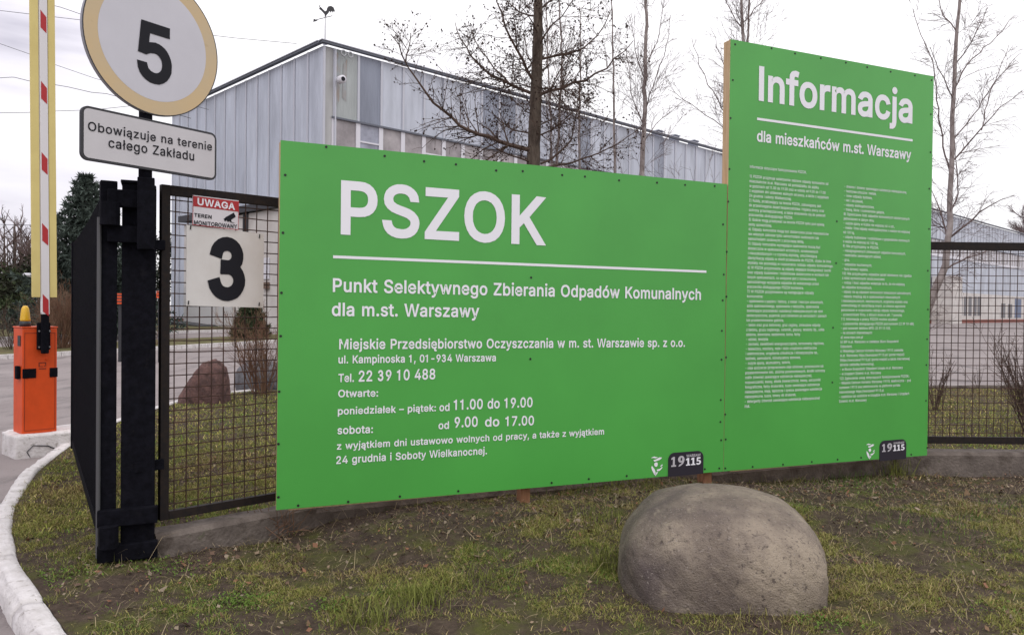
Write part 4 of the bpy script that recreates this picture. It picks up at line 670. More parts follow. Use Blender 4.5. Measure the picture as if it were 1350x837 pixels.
for x, y in [(969, 58), (1017, 63), (1048, 70), (1082, 76), (1115, 82), (1143, 88), (1174, 94), (1206, 99), (1228, 105), (966, 105), (963, 155), (961.5, 222), (960, 265), (958, 331), (957.5, 390), (957, 470), (956, 545), (956.5, 578), (956, 616), (992, 614), (1032, 611), (1070, 607.5), (1104, 604.5), (1135, 602), (1201, 598), (1222, 589), (1227, 150), (1226.5, 200), (1225, 248), (1224.5, 301), (1223, 356), (1223, 407), (1222, 446), (1221, 480), (1220.5, 527), (1103, 291), (1102, 346), (1098, 431), (1097, 503)]:
    P.append(B.sz(x, y+1))
screws(tall, P)
def lettering(parent, name, lines, bold=.030, track=.03):
    for txt, p0, p1, top in lines: b = MB(); px_text(b, B, txt, p0, p1, top, .004, bold, track); b.build(name, M_white, parent)
def rule(parent, p0, p1, th):
    (a0, z0), (a1, z1) = B.sz(*p0), B.sz(*p1); b = MB()
    b.add([B.w(a0, z0-th/2, .003), B.w(a1, z1-th/2, .003), B.w(a1, z1+th/2, .003), B.w(a0, z0+th/2, .003)], [(0, 1, 2, 3)]); b.build('rule', M_white, parent)
lettering(wide, 'title_lettering', [('PSZOK', (449, 306.8), (719.5, 321.8), 240.2)], .037, .035)
rule(wide, (439, 338.6), (931, 358.2), .018)
lettering(wide, 'subtitle_lettering', [('Punkt Selektywnego Zbierania Odpadów Komunalnych', (438.6, 384.3), (923.6, 395), 367.3), ('dla m.st. Warszawy', (437.2, 416), (631.6, 417.8), 399.4)], .034, .035)
lettering(wide, 'address_lettering', [
    ('Miejskie Przedsiębiorstwo Oczyszczania w m. st. Warszawie sp. z o.o.', (447, 460), (902.6, 456.8), 447.3),
    ('ul. Kampinoska 1, 01-934 Warszawa', (446, 478.7), (653.4, 475.8), 468.8),
    ('Tel.', (446, 503.3), (466.5, 502.8), 493), ('22 39 10 488', (472.6, 502.6), (573.6, 499.3), 489)], .034, .04)
lettering(wide, 'hours_lettering', [('Otwarte:', (445.7, 523.2), (498.3, 522.2), 514),
    ('poniedziałek – piątek:', (445.2, 546.2), (574.5, 541.5), 537.2), ('od', (579, 541.6), (592.4, 541), 532), ('11.00 do 19.00', (597.8, 539.8), (701.8, 536), 527),
    ('sobota:', (444.6, 571.9), (491.5, 570.1), 562), ('od', (577.8, 565.2), (591.6, 564.6), 555.8), ('9.00', (599, 563), (629.5, 561.8), 550), ('do', (639, 561.8), (658, 561.2), 550), ('17.00', (666, 561), (703.7, 559.8), 549)], .034, .04)
lettering(wide, 'note_lettering', [('z wyjątkiem dni ustawowo wolnych od pracy, a także z wyjątkiem', (444, 592.2), (796, 572.2), 583.4), ('24 grudnia i Soboty Wielkanocnej.', (443, 611), (641.7, 598), 601.4)], .032, .04)
lettering(tall, 'title_lettering', [('Informacja', (999.8, 131.3), (1202.3, 162), 89)], .042, .02)
rule(tall, (997.8, 157), (1202.8, 185.5), .02)
lettering(tall, 'subtitle_lettering', [('dla mieszkańców m.st. Warszawy', (997.4, 186.3), (1200.6, 210.8), 172.5)], .04, .02)
COL1 = ['Informacje dotyczące funkcjonowania PSZOK.', '', '1) PSZOK przyjmuje selektywnie zebrane odpady komunalne od', 'mieszkańców m.st. Warszawy od poniedziałku do piątku', 'w godzinach od 11.00 do 19.00 oraz w soboty od 9.00 do 17.00',
 'z wyjątkiem dni ustawowo wolnych od pracy, a także z wyjątkiem', '24 grudnia i soboty Wielkanocnej.', '2) Każdy, przebywający na terenie PSZOK, zobowiązany jest', 'do przestrzegania zasad bezpieczeństwa i higieny pracy oraz', 'ochrony przeciwpożarowej, a także stosowania się do poleceń',
 'pracownika obsługującego PSZOK.', '3) Goście mogą przebywać na terenie PSZOK tylko pod opieką', 'osoby upoważnionej.', '4) Odpady komunalne mogą być dostarczane przez mieszkańców', 'we własnym zakresie tylko samochodami osobowymi lub', 'samochodami osobowymi z przyczepą lekką.',
 '5) Odpady komunalne wymagające opakowania muszą być', 'dostarczone w opakowaniach szczelnych, oznakowanych', 'i nieuszkodzonych i z czytelną etykietą, umożliwiającą', 'identyfikację odpadu w chwili przekazania do PSZOK, chyba że inne', 'etykiety nie pozwalają w rozpoznaniu rodzaju odpadu komunalnego.',
 '6) W PSZOK przyjmowane są odpady ulegające biodegradacji (worki', 'oraz odpady budowlane i rozbiórkowe dostarczone w workach lub', 'innych opakowaniach, co związane jest z koniecznością', 'samodzielnego wysypania odpadów do wskazanego przez', 'pracownika obsługującego PSZOK kontenera.', '7) W PSZOK przyjmowane są następujące odpady', 'komunalne:',
 '- opakowania z papieru i tektury, z metali i tworzyw sztucznych,', 'szkła opakowaniowego, opakowania z tekstyliów, opakowania', 'zawierające pozostałości substancji niebezpiecznych lub nimi', 'zanieczyszczone, pojemniki pod ciśnieniem po aerozolach i pianach', 'lub przeterminowane gaśnice,', '- beton oraz gruz betonowy, gruz ceglany, zmieszane odpady',
 'z betonu, gruzu ceglanego, ceramiki, glazury, terakoty itp., szkła', 'okienne, drewniane, bezbarwne, lustra, farby', '- odzież, tekstylia', '- żarówki, świetlówki energooszczędne, termometry rtęciowe,', '- telewizory, monitory, małe i duże urządzenia elektryczne', 'i elektroniczne, urządzenia chłodnicze i klimatyzacyjne np.,', 'lodówki, zamrażarki, klimatyzatory domowe,',
 '- zużyte opony, akumulatory, baterie,', '- oleje spożywcze (przepracowane oleje silnikowe), przeznaczone lub', 'przeterminowane leki, zbiórka poremontowych, środki ochrony', 'roślin (również zawierające substancje niebezpieczne),', 'rozpuszczalniki, kwasy, alkalia (nawierzchnia), kwasy, odczynniki', 'fotograficzne, farby drukarskie, tusze zawierające substancje', 'niebezpieczne, kleje, lepiszcze i żywice zawierające substancje', 'niebezpieczne, tusze, tonery do drukarek,', '- detergenty (również zawierające substancje niebezpieczne)', 'itd.']
END1 = [1063, 0, 1091.5, 1079, 1088, 1092, 1043, 1082, 1086, 1087.5, 1045, 1086, 1017, 1092, 1079, 1059.5, 1081, 1078, 1076.5, 1095, 1098, 1095, 1092, 1075.5, 1079, 1059, 1072.5, 1005.5, 1084.8, 1079, 1084, 1089, 1033, 1081, 1086, 1054.5, 1012, 1086, 1076, 1078, 1055, 1041.5, 1085, 1087, 1070, 1081, 1080, 1083, 1049, 1080, 988.5]
COL2 = ['- drewno i drewno zawierające substancje niebezpieczne,', '- tworzywa sztuczne i metale,', '- inne odpady bytowe,', '- leki i strzykawki,', '- odpady wielkogabarytowe,', '- trawę, liście i rozdrobnione gałęzie,', '8) Ograniczono ilość odpadów komunalnych dostarczanych', 'jednorazowo w danym dniu:', '- zużyte opony w liczbie nie większej niż 4 szt.,', '- meble i inne odpady wielkogabarytowe o wadze nie większej', 'niż 100 kg,',
 '- odpady budowlane i rozbiórkowe z gospodarstw domowych', 'o wadze nie większej niż 100 kg,', '9) Nie przyjmujemy w PSZOK:', '- niezagregowanych zmieszanych odpadów komunalnych,', '- materiałów zawierających azbest,', '- gruz,', '- odpadów kuchennych,', '- fauny domowej i wypasów,', '10) Nie przyjmujemy odpadów jeżeli dostawca nie zgadza', 'z niżej wymienionymi okolicznościami:', '- rodzaj i ilość odpadów wskazuje na to, że nie większą', 'do odpadów komunalnych,',
 '- odpady nie są odpadami komunalnymi zmieszanymi zabrudzonymi,', '- odpady znajdują się w opakowaniach nieszczelnych', 'i niezabezpieczonych, nieoznaczonych, oryginalnej etykiety oraz', 'uniemożliwiają ich identyfikację innych, co stwarza zagrożenie', 'personelowi w rozpoznaniu rodzaju odpadu komunalnego,', '- przewoźnikami firmy, o których mowa w pkt. 7 powyżej.', '11) Informacje o pracy PSZOK można uzyskać:', '- u pracownika obsługującego PSZOK pod numerem 22 39 10 488,', '- pod numerem telefonu MPO: 22 39 10 100,', '- na stronach internetowych:',
 'a) www.mpo.com.pl', 'b) BIP m.st. Warszawy w zakładce: Biuro Gospodarki', 'Odpadami,', 'c) Miejskiego Centrum Kontaktu Warszawy 19115 (zakładka', 'm.st. Warszawy https://warszawa19115.pl/ (portal miejski)', '(https://warszawa19115.pl) (portal miejski) a także internetowej', 'określa zakładkę komunalną),', '- w Biurze Gospodarki Odpadami Urzędu m.st. Warszawy', '- w Urzędach Dzielnic m.st. Warszawy', '12) Zgłoszenia uwag dotyczących funkcjonowania PSZOK:', '- Miejskie Centrum Kontaktu Warszawy 19115, telefonicznie - pod', 'numerem 19115 oraz elektronicznie na platformie portalu', 'internetowego https://warszawa19115.pl,', '- osobiście lub osobiście w Urzędzie m.st. Warszawy i Urzędach', 'Dzielnic m.st. Warszawy']
END2 = [1195, 1155, 1149.5, 1137.5, 1152, 1165.5, 1198.5, 1152, 1179, 1199, 1126, 1198.5, 1157, 1158, 1193.5, 1161, 1119.5, 1149, 1144, 1201, 1166, 1192, 1149, 1200.5, 1186, 1196, 1193, 1192, 1189, 1183, 1204.5, 1173.5, 1149.5, 1137, 1184, 1123, 1190, 1191.5, 1198.5, 1152, 1189.5, 1161, 1198, 1200, 1186, 1165, 1198, 1142]
def column(lines, ends, x0, y0, x1, y1, cap):
    (a0, z0), (a1, z1) = B.sz(x0, y0), B.sz(x1, y1); n = len(lines)
    for i, s in enumerate(lines):
        if not s: continue
        t = i/(n-1); a = a0+(a1-a0)*t; z = z0+(z1-z0)*t
        px, py = x0+(x1-x0)*t, y0+(y1-y0)*t; ae = B.sz(ends[i], py)[0]
        b = MB(); put_text(b, B, s, a, z, ae, z+.0, cap, .004, .012, .05); b.build('small_print', M_white, tall)
column(COL1, END1, 988.2, 221.6, 981.3, 537.2, .0225); column(COL2, END2, 1112.8, 247.5, 1105.8, 530.5, .0225)
# dark corner badges with the number, and the white outline emblem beside each
SLAB1 = [(0, 0), (.62, 0), (.62, .16), (.45, .16), (.45, 1), (.22, 1), (0, .86), (0, .70), (.2, .76), (.2, .16), (0, .16)]
S5 = [(.0, .12), (.06, .28), (.2, .2), (.34, .19), (.44, .26), (.45, .36), (.38, .44), (.26, .46), (.05, .44), (.08, 1), (.6, 1), (.6, .80), (.26, .80), (.25, .62), (.42, .62), (.58, .55), (.67, .42), (.67, .26), (.58, .1), (.42, .01), (.24, -.01), (.1, .03)]
S9 = [(.06, -.02), (.30, .06), (.52, .22), (.64, .44), (.68, .66), (.62, .86), (.48, .98), (.34, 1.0), (.18, .97), (.05, .84), (.0, .66), (.06, .48), (.18, .38), (.34, .36), (.42, .40), (.32, .24), (.12, .16)]
H9 = [(.25, .66), (.29, .80), (.36, .83), (.42, .78), (.43, .64), (.40, .55), (.33, .53), (.27, .57)]
M_badge = mat('badge_black', (.022, .018, .028), .45, .35); M_grey = mat('badge_grey', (.46, .44, .47), .5, .3)
def badge(parent, pTL, pTR, zb, over):
    a0, zt = B.sz(*pTL); a1, _ = B.sz(*pTR); h = zt-zb; w_ = a1-a0; r = .055
    pts = [(a0, zb-over), (a1, zb-over)]+[(a1-r+r*math.cos(t), zt-r+r*math.sin(t)) for t in np.linspace(0, math.pi/2, 7)]+[(a0+r+r*math.cos(t), zt-r+r*math.sin(t)) for t in np.linspace(math.pi/2, math.pi, 7)]
    b = MB(); b.prism(pts, -.006, -.002, B.mat()); bd = b.build('badge', M_badge, parent)
    def put(mb, poly, x, y, sx, sy, off): mb.add([B.w(a0+w_*(x+px*sx), zb+h*(y+pz*sy), off) for px, pz in poly], [tuple(range(len(poly)))])
    g = MB(); put(g, SLAB1, .075, .38, .22, .44, .009); put(g, S9, .26, .37, .28, .47, .009); g.build('year_digits', M_grey, bd)
    k_ = MB(); put(k_, H9, .26, .37, .28, .47, .0105); k_.build('digit_gap', M_badge, bd)
    g = MB(); put(g, SLAB1, .49, .38, .2, .34, .009); put(g, SLAB1, .635, .38, .2, .34, .009); put(g, S5, .785, .38, .2, .34, .009); g.build('number_digits', M_white, bd)
    g = MB(); put_text(g, B, 'WARSAW', a0+w_*.5, zb+h*.76, a0+w_*.91, zb+h*.765, h*.11, .009, .05); g.build('badge_lettering', M_grey, bd)
badge(wide, (880.7, 597), (927, 594), B.sz(904, 624.3)[1], .01); badge(tall, (1159.3, 581), (1194.3, 579), B.sz(1177, 603)[1], .02)
def emblem(parent, x0, x1, y0, y1):
    a0, zt = B.sz(x0, y0); a1, zb = B.sz(x1, y1); b = MB()
    for poly in ([(.0, .93), (.28, .99), (.62, .93), (.42, .90), (.2, .92)], [(.22, .82), (.44, .84), (.72, .93), (.95, .91), (.78, .81), (.5, .76), (.3, .74)], [(.3, .64), (.42, .70), (.56, .68), (.60, .57), (.52, .48), (.38, .49), (.30, .56)], [(.10, .55), (.24, .44), (.34, .36), (.42, .2), (.44, .02), (.30, .12), (.14, .30), (.06, .44)], [(.52, .34), (.75, .36), (.98, .46), (.98, .40), (.76, .27), (.54, .26)], [(.80, .50), (.97, .58), (1.0, .53), (.86, .46)], [(.46, .2), (.62, .24), (.58, .16), (.47, .06)]):
        b.add([B.w(a0+(a1-a0)*x, zb+(zt-zb)*y, .004) for x, y in poly], [tuple(range(len(poly)))])
    b.build('emblem', M_white, parent)
emblem(wide, 857.5, 873, 601.5, 627); emblem(tall, 1141.3, 1152.5, 584.5, 605)

# ------------------------------------------------------------------ signs on the narrow mesh panel
def hung(name, label, cor, th, m_, off=.028):
    c = [FPm.sz(*p) for p in cor]; o = FPm.w(sum(a for a, z in c)/4, sum(z for a, z in c)/4, off); t = thing(name, label, 'sign', tuple(o))
    b = MB(); b.prism(c, -off-th, -off, FPm.mat()); b.build('plate', m_, t); return t, c
M_plate = mat('weathered_white_plate', (.67, .65, .63), .6, .3, col2=(.61, .585, .56), scale=5); layer(M_plate, (.33, .26, .20), 9, .66, .8, 2.)
n3, c = hung('number_sign', 'square weathered white plate with a big black 3, wired to the mesh panel', [(243, 297), (345, 309), (344, 405.6), (242.6, 403)], .004, M_plate)
b = MB(); pl3 = Plane(FPm.w(0, 0, .0), FPm.d); put_text(b, FPm, '3', FPm.sz(270.3, 380)[0], FPm.sz(294, 391)[1], FPm.sz(320, 380)[0], FPm.sz(294, 391)[1], FPm.sz(294, 318)[1]-FPm.sz(294, 391)[1], .035, .062); b.build('digit', M_black, n3)
for px, py in ((248, 300.5), (338.5, 312), (245, 399), (338, 401)):
    a, z = FPm.sz(px, py); b = MB(); b.tube([FPm.w(a, z-.012, .036), FPm.w(a+.003, z+.012, .036)], .0035, 5); b.build('wire_tie', M_screw, n3)
uw, c = hung('warning_sign', 'small white and red camera warning sign headed UWAGA above the number plate', [(250.7, 258), (311.4, 265.4), (310.7, 304), (250, 297)], .003, mat('sign_white', (.66, .63, .66), .5, .3), .036)
M_red = mat('sign_red', (.40, .025, .03), .5, .35)
def pxq(pl, pts, off): return [pl.w(*pl.sz(*p), off) for p in pts]
b = MB(); b.add(pxq(FPm, [(251.7, 259.3), (310.6, 266.5), (310.4, 280), (251.5, 272.6)], .0405), [(3, 2, 1, 0)])
for e in ([(250.9, 258.2), (251.6, 258.3), (250.9, 297), (250.2, 297)], [(310.7, 265.5), (311.3, 265.6), (310.6, 303.8), (310, 303.7)], [(250.3, 296.4), (310.6, 303.2), (310.6, 304), (250.1, 297.2)]): b.add(pxq(FPm, e, .0405), [(3, 2, 1, 0)])
b.build('red_band', M_red, uw)
b = MB(); px_text(b, FPm, 'UWAGA', (256.6, 270.6), (306, 277.4), 262.2, .042, .05, .07); b.build('heading_lettering', M_white, uw)
b = MB(); px_text(b, FPm, 'TEREN', (252.3, 286.4), (275.3, 289.2), 281.8, .0415, .045, .08); px_text(b, FPm, 'MONITOROWANY', (252, 296.4), (308.8, 302), 291.3, .0415, .045, .06); b.build('lettering', M_black, uw)
b = MB()
for e in ([(293, 287.5), (304.5, 281), (307, 286.5), (296.5, 293.5)], [(291, 289), (293.5, 288), (295, 291.5), (292.5, 292.8)], [(298, 292), (301, 290.5), (301.5, 294.5), (306.5, 295), (306.5, 295.8), (299.5, 295.2)]): b.add(pxq(FPm, e, .0415), [(3, 2, 1, 0)])
b.build('camera_symbol', M_black, uw)

# ------------------------------------------------------------------ speed limit sign with its plate
S = Plane(at(107, 176, 4.15), (701, 1033, 0))
SP = S.w(.40, 0, -.05); rs = thing('road_sign', 'round speed limit sign with black 5 and faded rim above a white text plate', 'sign', (SP[0], SP[1], 0))
b = MB(); pb = S.w(.385, 1.88, -.045); b.tube([(pb[0], pb[1], 1.86), (pb[0], pb[1], 3.3)], .036, 12); b.build('pole', M_gate, rs, True)
b = MB(); b.box(-.045, .045, -.04, .05, 1.82, 2.23, Matrix.Translation((pb[0]+.005, pb[1]-.0, 0)) @ Matrix.Rotation(pa, 4, 'Z'), bev=.006); b.build('pole_socket', M_gate, rs)
sc_, szc, sr = .412, 3.0, .41
def disc(r, off, z=szc, n=72): return [S.w(sc_+r*math.cos(2*math.pi*i/n), z+r*math.sin(2*math.pi*i/n), off) for i in range(n)]
def plate_ring(name, r0, r1, off, mt):
    n = 72; b = MB(); A, Bq = disc(r0, off), disc(r1, off)
    if r0 == 0: b.add(Bq, [tuple(range(n))])
    else: b.add(A+Bq, [(i, i+n, (i+1) % n+n, (i+1) % n) for i in range(n)])
    return b.build(name, mt, rs)
M_cream = mat('faded_rim', (.60, .44, .24), .5, .3, col2=(.54, .43, .28), scale=2.5); layer(M_cream, (.42, .30, .17), 10, .64, .8, 1.)
M_face = mat('sign_face', (.56, .55, .60), .45, .35, var=.03, scale=4)
b = MB(); n = 72; F_, K_ = disc(sr, .0), disc(sr, -.022); b.add(F_+K_, [(i, (i+1) % n, (i+1) % n+n, i+n) for i in range(n)]+[tuple(range(n, 2*n))]); b.build('disc', M_metal, rs)
plate_ring('rim_edge', sr*.985, sr, .001, M_dark); plate_ring('rim', sr*.80, sr*.985, .001, M_cream); plate_ring('face', 0, sr*.80, .0015, M_face)
a5l, z5b = S.sz(180, 101); a5r = S.sz(226, 106)[0]; z5t = S.sz(182, 28)[1]
b = MB(); put_text(b, S, '5', a5l, z5b, a5r, z5b, (z5t-z5b), .004, .045); b.build('digit', M_black, rs)
pl_, _ = [], 0; r = .04; q0, q1, za, zb_ = .0, .818, 2.272, 2.56
def rrect(i, off):
    P = []
    for cx_, cz_, t0 in ((q1-r, zb_-r, 0), (q0+r, zb_-r, math.pi/2), (q0+r, za+r, math.pi), (q1-r, za+r, 1.5*math.pi)):
        for t in np.linspace(t0, t0+math.pi/2, 7): P.append((cx_+(r-i)*math.cos(t), cz_+(r-i)*math.sin(t)))
    return P
def SM(): return S.mat(0, S.O[2]*0)
b = MB(); b.prism([(a, z) for a, z in rrect(0, 0)], .0, .02, S.mat(0, 0)); b.build('text_plate', M_dark, rs)
b = MB(); P = rrect(.013, 0); b.add([S.w(a, z, .0015) for a, z in P], [tuple(range(len(P)))]); b.build('plate_face', mat('plate_face', (.55, .53, .55), .45, .35, var=.04, scale=4), rs)
b = MB(); put_text(b, S, 'Obowiązuje na terenie', *S.sz(115.5, 172), *S.sz(279, 199), S.sz(115.5, 160.5)[1]-S.sz(115.5, 172)[1], .004, .02, .06)
put_text(b, S, 'całego Zakładu', *S.sz(142.5, 194.3), *S.sz(255.5, 212), .051, .004, .02, .06); b.build('plate_lettering', M_black, rs)
b = MB(); b.box(.30, .50, .021, .05, 2.30, 2.34, S.mat(0, 0), bev=.003); b.box(.30, .50, .023, .05, 2.86, 2.90, S.mat(0, 0), bev=.003); b.build('clamp', M_dark, rs)

# ------------------------------------------------------------------ barrier on its whitewashed block
KX = np.array([.67, .742, 0]); KX /= np.linalg.norm(KX); KY = np.array([-KX[1], KX[0], 0])
kb = at(21, 606, 8.17); BM = Matrix.Identity(4)
for i in range(3): BM[i][0] = KX[i]; BM[i][1] = KY[i]; BM[i][3] = (kb[0], kb[1], -.12)[i]
bm = bmesh.new(); bmesh.ops.create_cube(bm, size=1); bmesh.ops.subdivide_edges(bm, edges=bm.edges[:], cuts=14, use_grid_fill=True)
vs = []
for v in bm.verts:
    p = Vector(((v.co.x+.5)*.95, (v.co.y+.5)*.52, (v.co.z+.5)*.30-.05)); j = .016*(float(fbm(p.x*7+p.z*5, p.y*7+p.z*3, 4, 3))-.5)
    ed = sum(abs(abs(k)-.5) < 1e-4 for k in v.co); vs.append(BM @ (p+Vector((j, j, j))-(Vector((v.co.x, v.co.y, v.co.z))*.03 if ed > 1 else Vector((0, 0, 0)))))
mb = MB(); bm.verts.index_update(); mb.add(vs, [tuple(v.index for v in f.verts) for f in bm.faces]); bm.free()
blk = mb.build('concrete_block', M_kerbs, None, True); tag(blk, 'cracked whitewashed concrete block under the orange barrier cabinet', 'block')
cr_ = MB(); q = [(0.13, .0), (.10, .06), (.16, .12), (.30, .10), (.42, .03), (.55, .01)]
P = [BM @ Vector((a, -.006, z+.01)) for a, z in q]; cr_.tube(P, [.004, .006, .005, .006, .005, .003], 4); cr_.build('crack', M_dark, blk)
ob = ground(29, 573, .125)
OM = Matrix.Identity(4)
for i in range(3): OM[i][0] = KX[i]; OM[i][1] = KY[i]; OM[i][3] = (ob[0], ob[1], .12)[i]
bar = thing('parking_barrier', 'orange barrier cabinet with yellow lamp and raised red and white arm with yellow strips', 'barrier', (ob[0], ob[1], .12))
M_or = mat('orange_paint', (.62, .072, .012), .45, .4, var=.08, scale=6); layer(M_or, (.34, .06, .02), 8, .66, .82, 3.)
BWd, BH = .335, 1.13
b = MB(); b.box(0, BWd, 0, .30, .0, BH, OM, bev=.012); b.build('cabinet', M_or, bar)
b = MB(); b.box(-.006, BWd+.006, -.006, .306, BH+.001, BH+.016, OM, bev=.005); b.build('cabinet_lid', M_or, bar)
b = MB(); b.box(.13, .255, -.05, -.002, .90, BH+.06, OM, bev=.01); b.box(.155, .23, -.09, -.05, .86, 1.38, OM, bev=.012); b.build('arm_bracket', M_gate, bar)
for x_, z_ in ((.142, .93), (.243, .93), (.142, 1.1), (.243, 1.1)):
    b = MB(); b.tube([OM @ Vector((x_, -.052, z_)), OM @ Vector((x_, -.06, z_))], .009, 8); b.build('bolt', M_metal, bar)
for x0, x1 in ((.05, .13), (.26, BWd+.004)):
    b = MB(); b.box(x0-.05 if x0 < .1 else x0, x1, -.008, -.001, .60, .70, OM, bev=.003); b.build('black_strap', M_gate, bar)
b = MB(); b.box(-.04, -.004, .04, .12, .59, .73, OM, bev=.012); b.build('photocell', M_gate, bar)
b = MB(); b.box(-.006, -.001, .05, .14, .94, 1.05, OM); b.build('sticker', M_dark, bar)
b = MB(); b.tube([OM @ Vector((.235, -.001, .80)), OM @ Vector((.235, -.012, .80))], .014, 10); b.build('lock', M_or, bar)
b = MB()
for x0, x1, z0, z1 in ((.155, .163, .715, .76), (.155, .225, .755, .763), (.218, .226, .73, .763), (.165, .195, .715, .722), (.205, .222, .718, .726), (.16, .225, .69, .70)): b.box(x0, x1, -.003, -.0005, z0, z1, OM)
b.build('maker_mark', mat('dark_red_print', (.16, .03, .02), .5, .3), bar)
b = MB(); b.tube([OM @ Vector((.055, .1, BH+.017)), OM @ Vector((.055, .1, BH+.075))], [.055, .05], 14); b.build('lamp_base', M_dark, bar, True)
b = MB(); z_ = np.array([.075, .09, .16, .21, .235, .24]); b.tube([OM @ Vector((.055, .1, BH+k)) for k in z_], [.05, .05, .043, .036, .022, .004], 16); b.build('warning_lamp', mat('yellow_lens', (.68, .40, .02), .25, .5), bar, True)
b = MB()
for x0, x1, z0, z1 in ((.02, .024, .04, 1.08), (BWd-.024, BWd-.02, .04, 1.08), (.02, BWd-.02, .04, .044), (.02, BWd-.02, 1.076, 1.08)): b.box(x0, x1, -.0022, -.0004, z0, z1, OM)
b.build('door_seam', bpy.data.materials['dark_red_print'], bar)
# raised arm
A0 = OM @ Vector((.193, -.07, 1.3)); lean = -.012; AH = 4.2
def am(x0, x1, y0, y1, z0, z1, name, m_):
    M = Matrix.Translation(A0) @ Matrix.Rotation(lean, 4, 'Y') @ OM.to_3x3().to_4x4()
    b = MB(); b.box(x0, x1, y0, y1, z0, z1, M, bev=.004); return b.build(name, m_, bar)
arm = am(-.038, .038, -.022, .022, -.02, AH, 'arm', mat('arm_white', (.66, .64, .66), .45, .4))
M_yel = mat('yellow_foam', (.66, .55, .22), .6, .3, col2=(.60, .49, .19), scale=3)
for x0, x1 in ((-.125, -.045), (.045, .115)): am(x0, x1, -.012, .012, .16, AH, 'foam_strip', M_yel)
Ma = Matrix.Translation(A0) @ Matrix.Rotation(lean, 4, 'Y') @ OM.to_3x3().to_4x4()
dec = MB()
for k in range(7):
    z = -.02+k*.752+(0 if k else .0); zz = [(-.034, z+.21+.05), (.0, z+.21), (.034, z-.05+.21-.05)]
    dec.prism([(-.028, z+.03), (.028, z-.02), (.028, z+.15), (-.028, z+.215)], -.0245, -.0225, Ma)
dec.build('red_stripe', M_red, arm)

# ------------------------------------------------------------------ stones
def stone(name, label, loc, R, seed, m_, sup=2.6, amp=.1, zrot=0., flat=None, lean=(0, 0), sub=6, top=None, soft=0, grit=0):
    bm = bmesh.new(); bmesh.ops.create_icosphere(bm, subdivisions=sub, radius=1); bm.verts.index_update()
    x, y, z = np.array([v.co for v in bm.verts]).T; fs = [tuple(v.index for v in f.verts) for f in bm.faces]; bm.free()
    k = (np.abs(x)**sup+np.abs(y)**sup+np.abs(z)**sup)**(-1/sup); x, y, z = x*k, y*k, z*k; up_ = np.maximum(z, 0)
    d = 1+amp*(fbm(x*1.3+z*.9+seed, y*1.3-z*.7+seed*2, seed, 3)-.5)*2+(.035 if grit != .006 else .015)*(fbm(x*5+z*4, y*5+z*3, seed+3, 3)-.5)
    if grit: d = d+grit*(fbm(x*16+z*13+seed, y*16-z*11, 77, 4)-.5)*2-grit*6*np.maximum(0, fbm(x*9+z*11, y*9+z*7, 81, 3)-.62)
    if top: x = x*(1-top*up_)
    if soft: x = np.where(x < 0, x*(1-soft*up_**2), x)
    if flat: z = np.where(z < 0, z, z*(1-flat[0]*x-flat[1]*y))
    x, y, z = x*d*R[0], y*d*R[1], z*d*R[2]
    x = x+lean[0]*np.maximum(z, 0); y = y+lean[1]*np.maximum(z, 0); cz, sz_ = math.cos(zrot), math.sin(zrot)
    mb = MB(); mb.add(np.c_[loc[0]+x*cz-y*sz_, loc[1]+x*sz_+y*cz, loc[2]+z], fs)
    o = mb.build(name, m_, None, True, loc=tuple(loc)); return tag(o, label, 'stone')
M_rock = mat('granite', (.155, .124, .102), .85, .2, col2=(.32, .265, .205), scale=2.2, lo=.40, hi=.60, bump=.55, bscale=110)
layer(M_rock, (.095, .075, .072), 1.3, .44, .64, 3.); layer(M_rock, (.10, .08, .07), 42, .56, .68, 13., detail=4); layer(M_rock, (.30, .26, .23), 75, .60, .74, 1., detail=3); layer(M_rock, (.07, .055, .05), 110, .62, .72, 7., detail=3); layer(M_rock, (.30, .25, .19), 7, .60, .74, 11., (1, 1, 3))
stone('boulder', 'big rounded grey brown boulder on the grass before the green boards', (1.165, 4.40, .03), (.55, .56, .458), 11, M_rock, 2.95, .05, -.14, flat=(.06, -.02), soft=.20, sub=7, grit=.006)
M_red_rock = mat('reddish_granite', (.165, .095, .085), .9, .2, col2=(.075, .048, .046), scale=8, bump=1., bscale=28)
a = ground(262, 533, 0); stone('standing_stone', 'reddish upright rough stone on the lawn behind the mesh panel', (a[0]-.02, a[1]+.3, .1), (.35, .28, .56), 23, M_red_rock, 3.4, .2, .1, lean=(.26, 0), sub=6, top=.36, grit=.03)
M_blue_rock = mat('grey_blue_granite', (.17, .17, .185), .9, .2, col2=(.09, .085, .09), scale=9, bump=.8, bscale=30)
a = ground(337, 513, 0); stone('rounded_stone', 'grey blue rounded stone under the bare bush behind the mesh panel', (a[0], a[1]+.3, .12), (.46, .40, .42), 31, M_blue_rock, 2.2, .1, .5, sub=5, grit=.02)

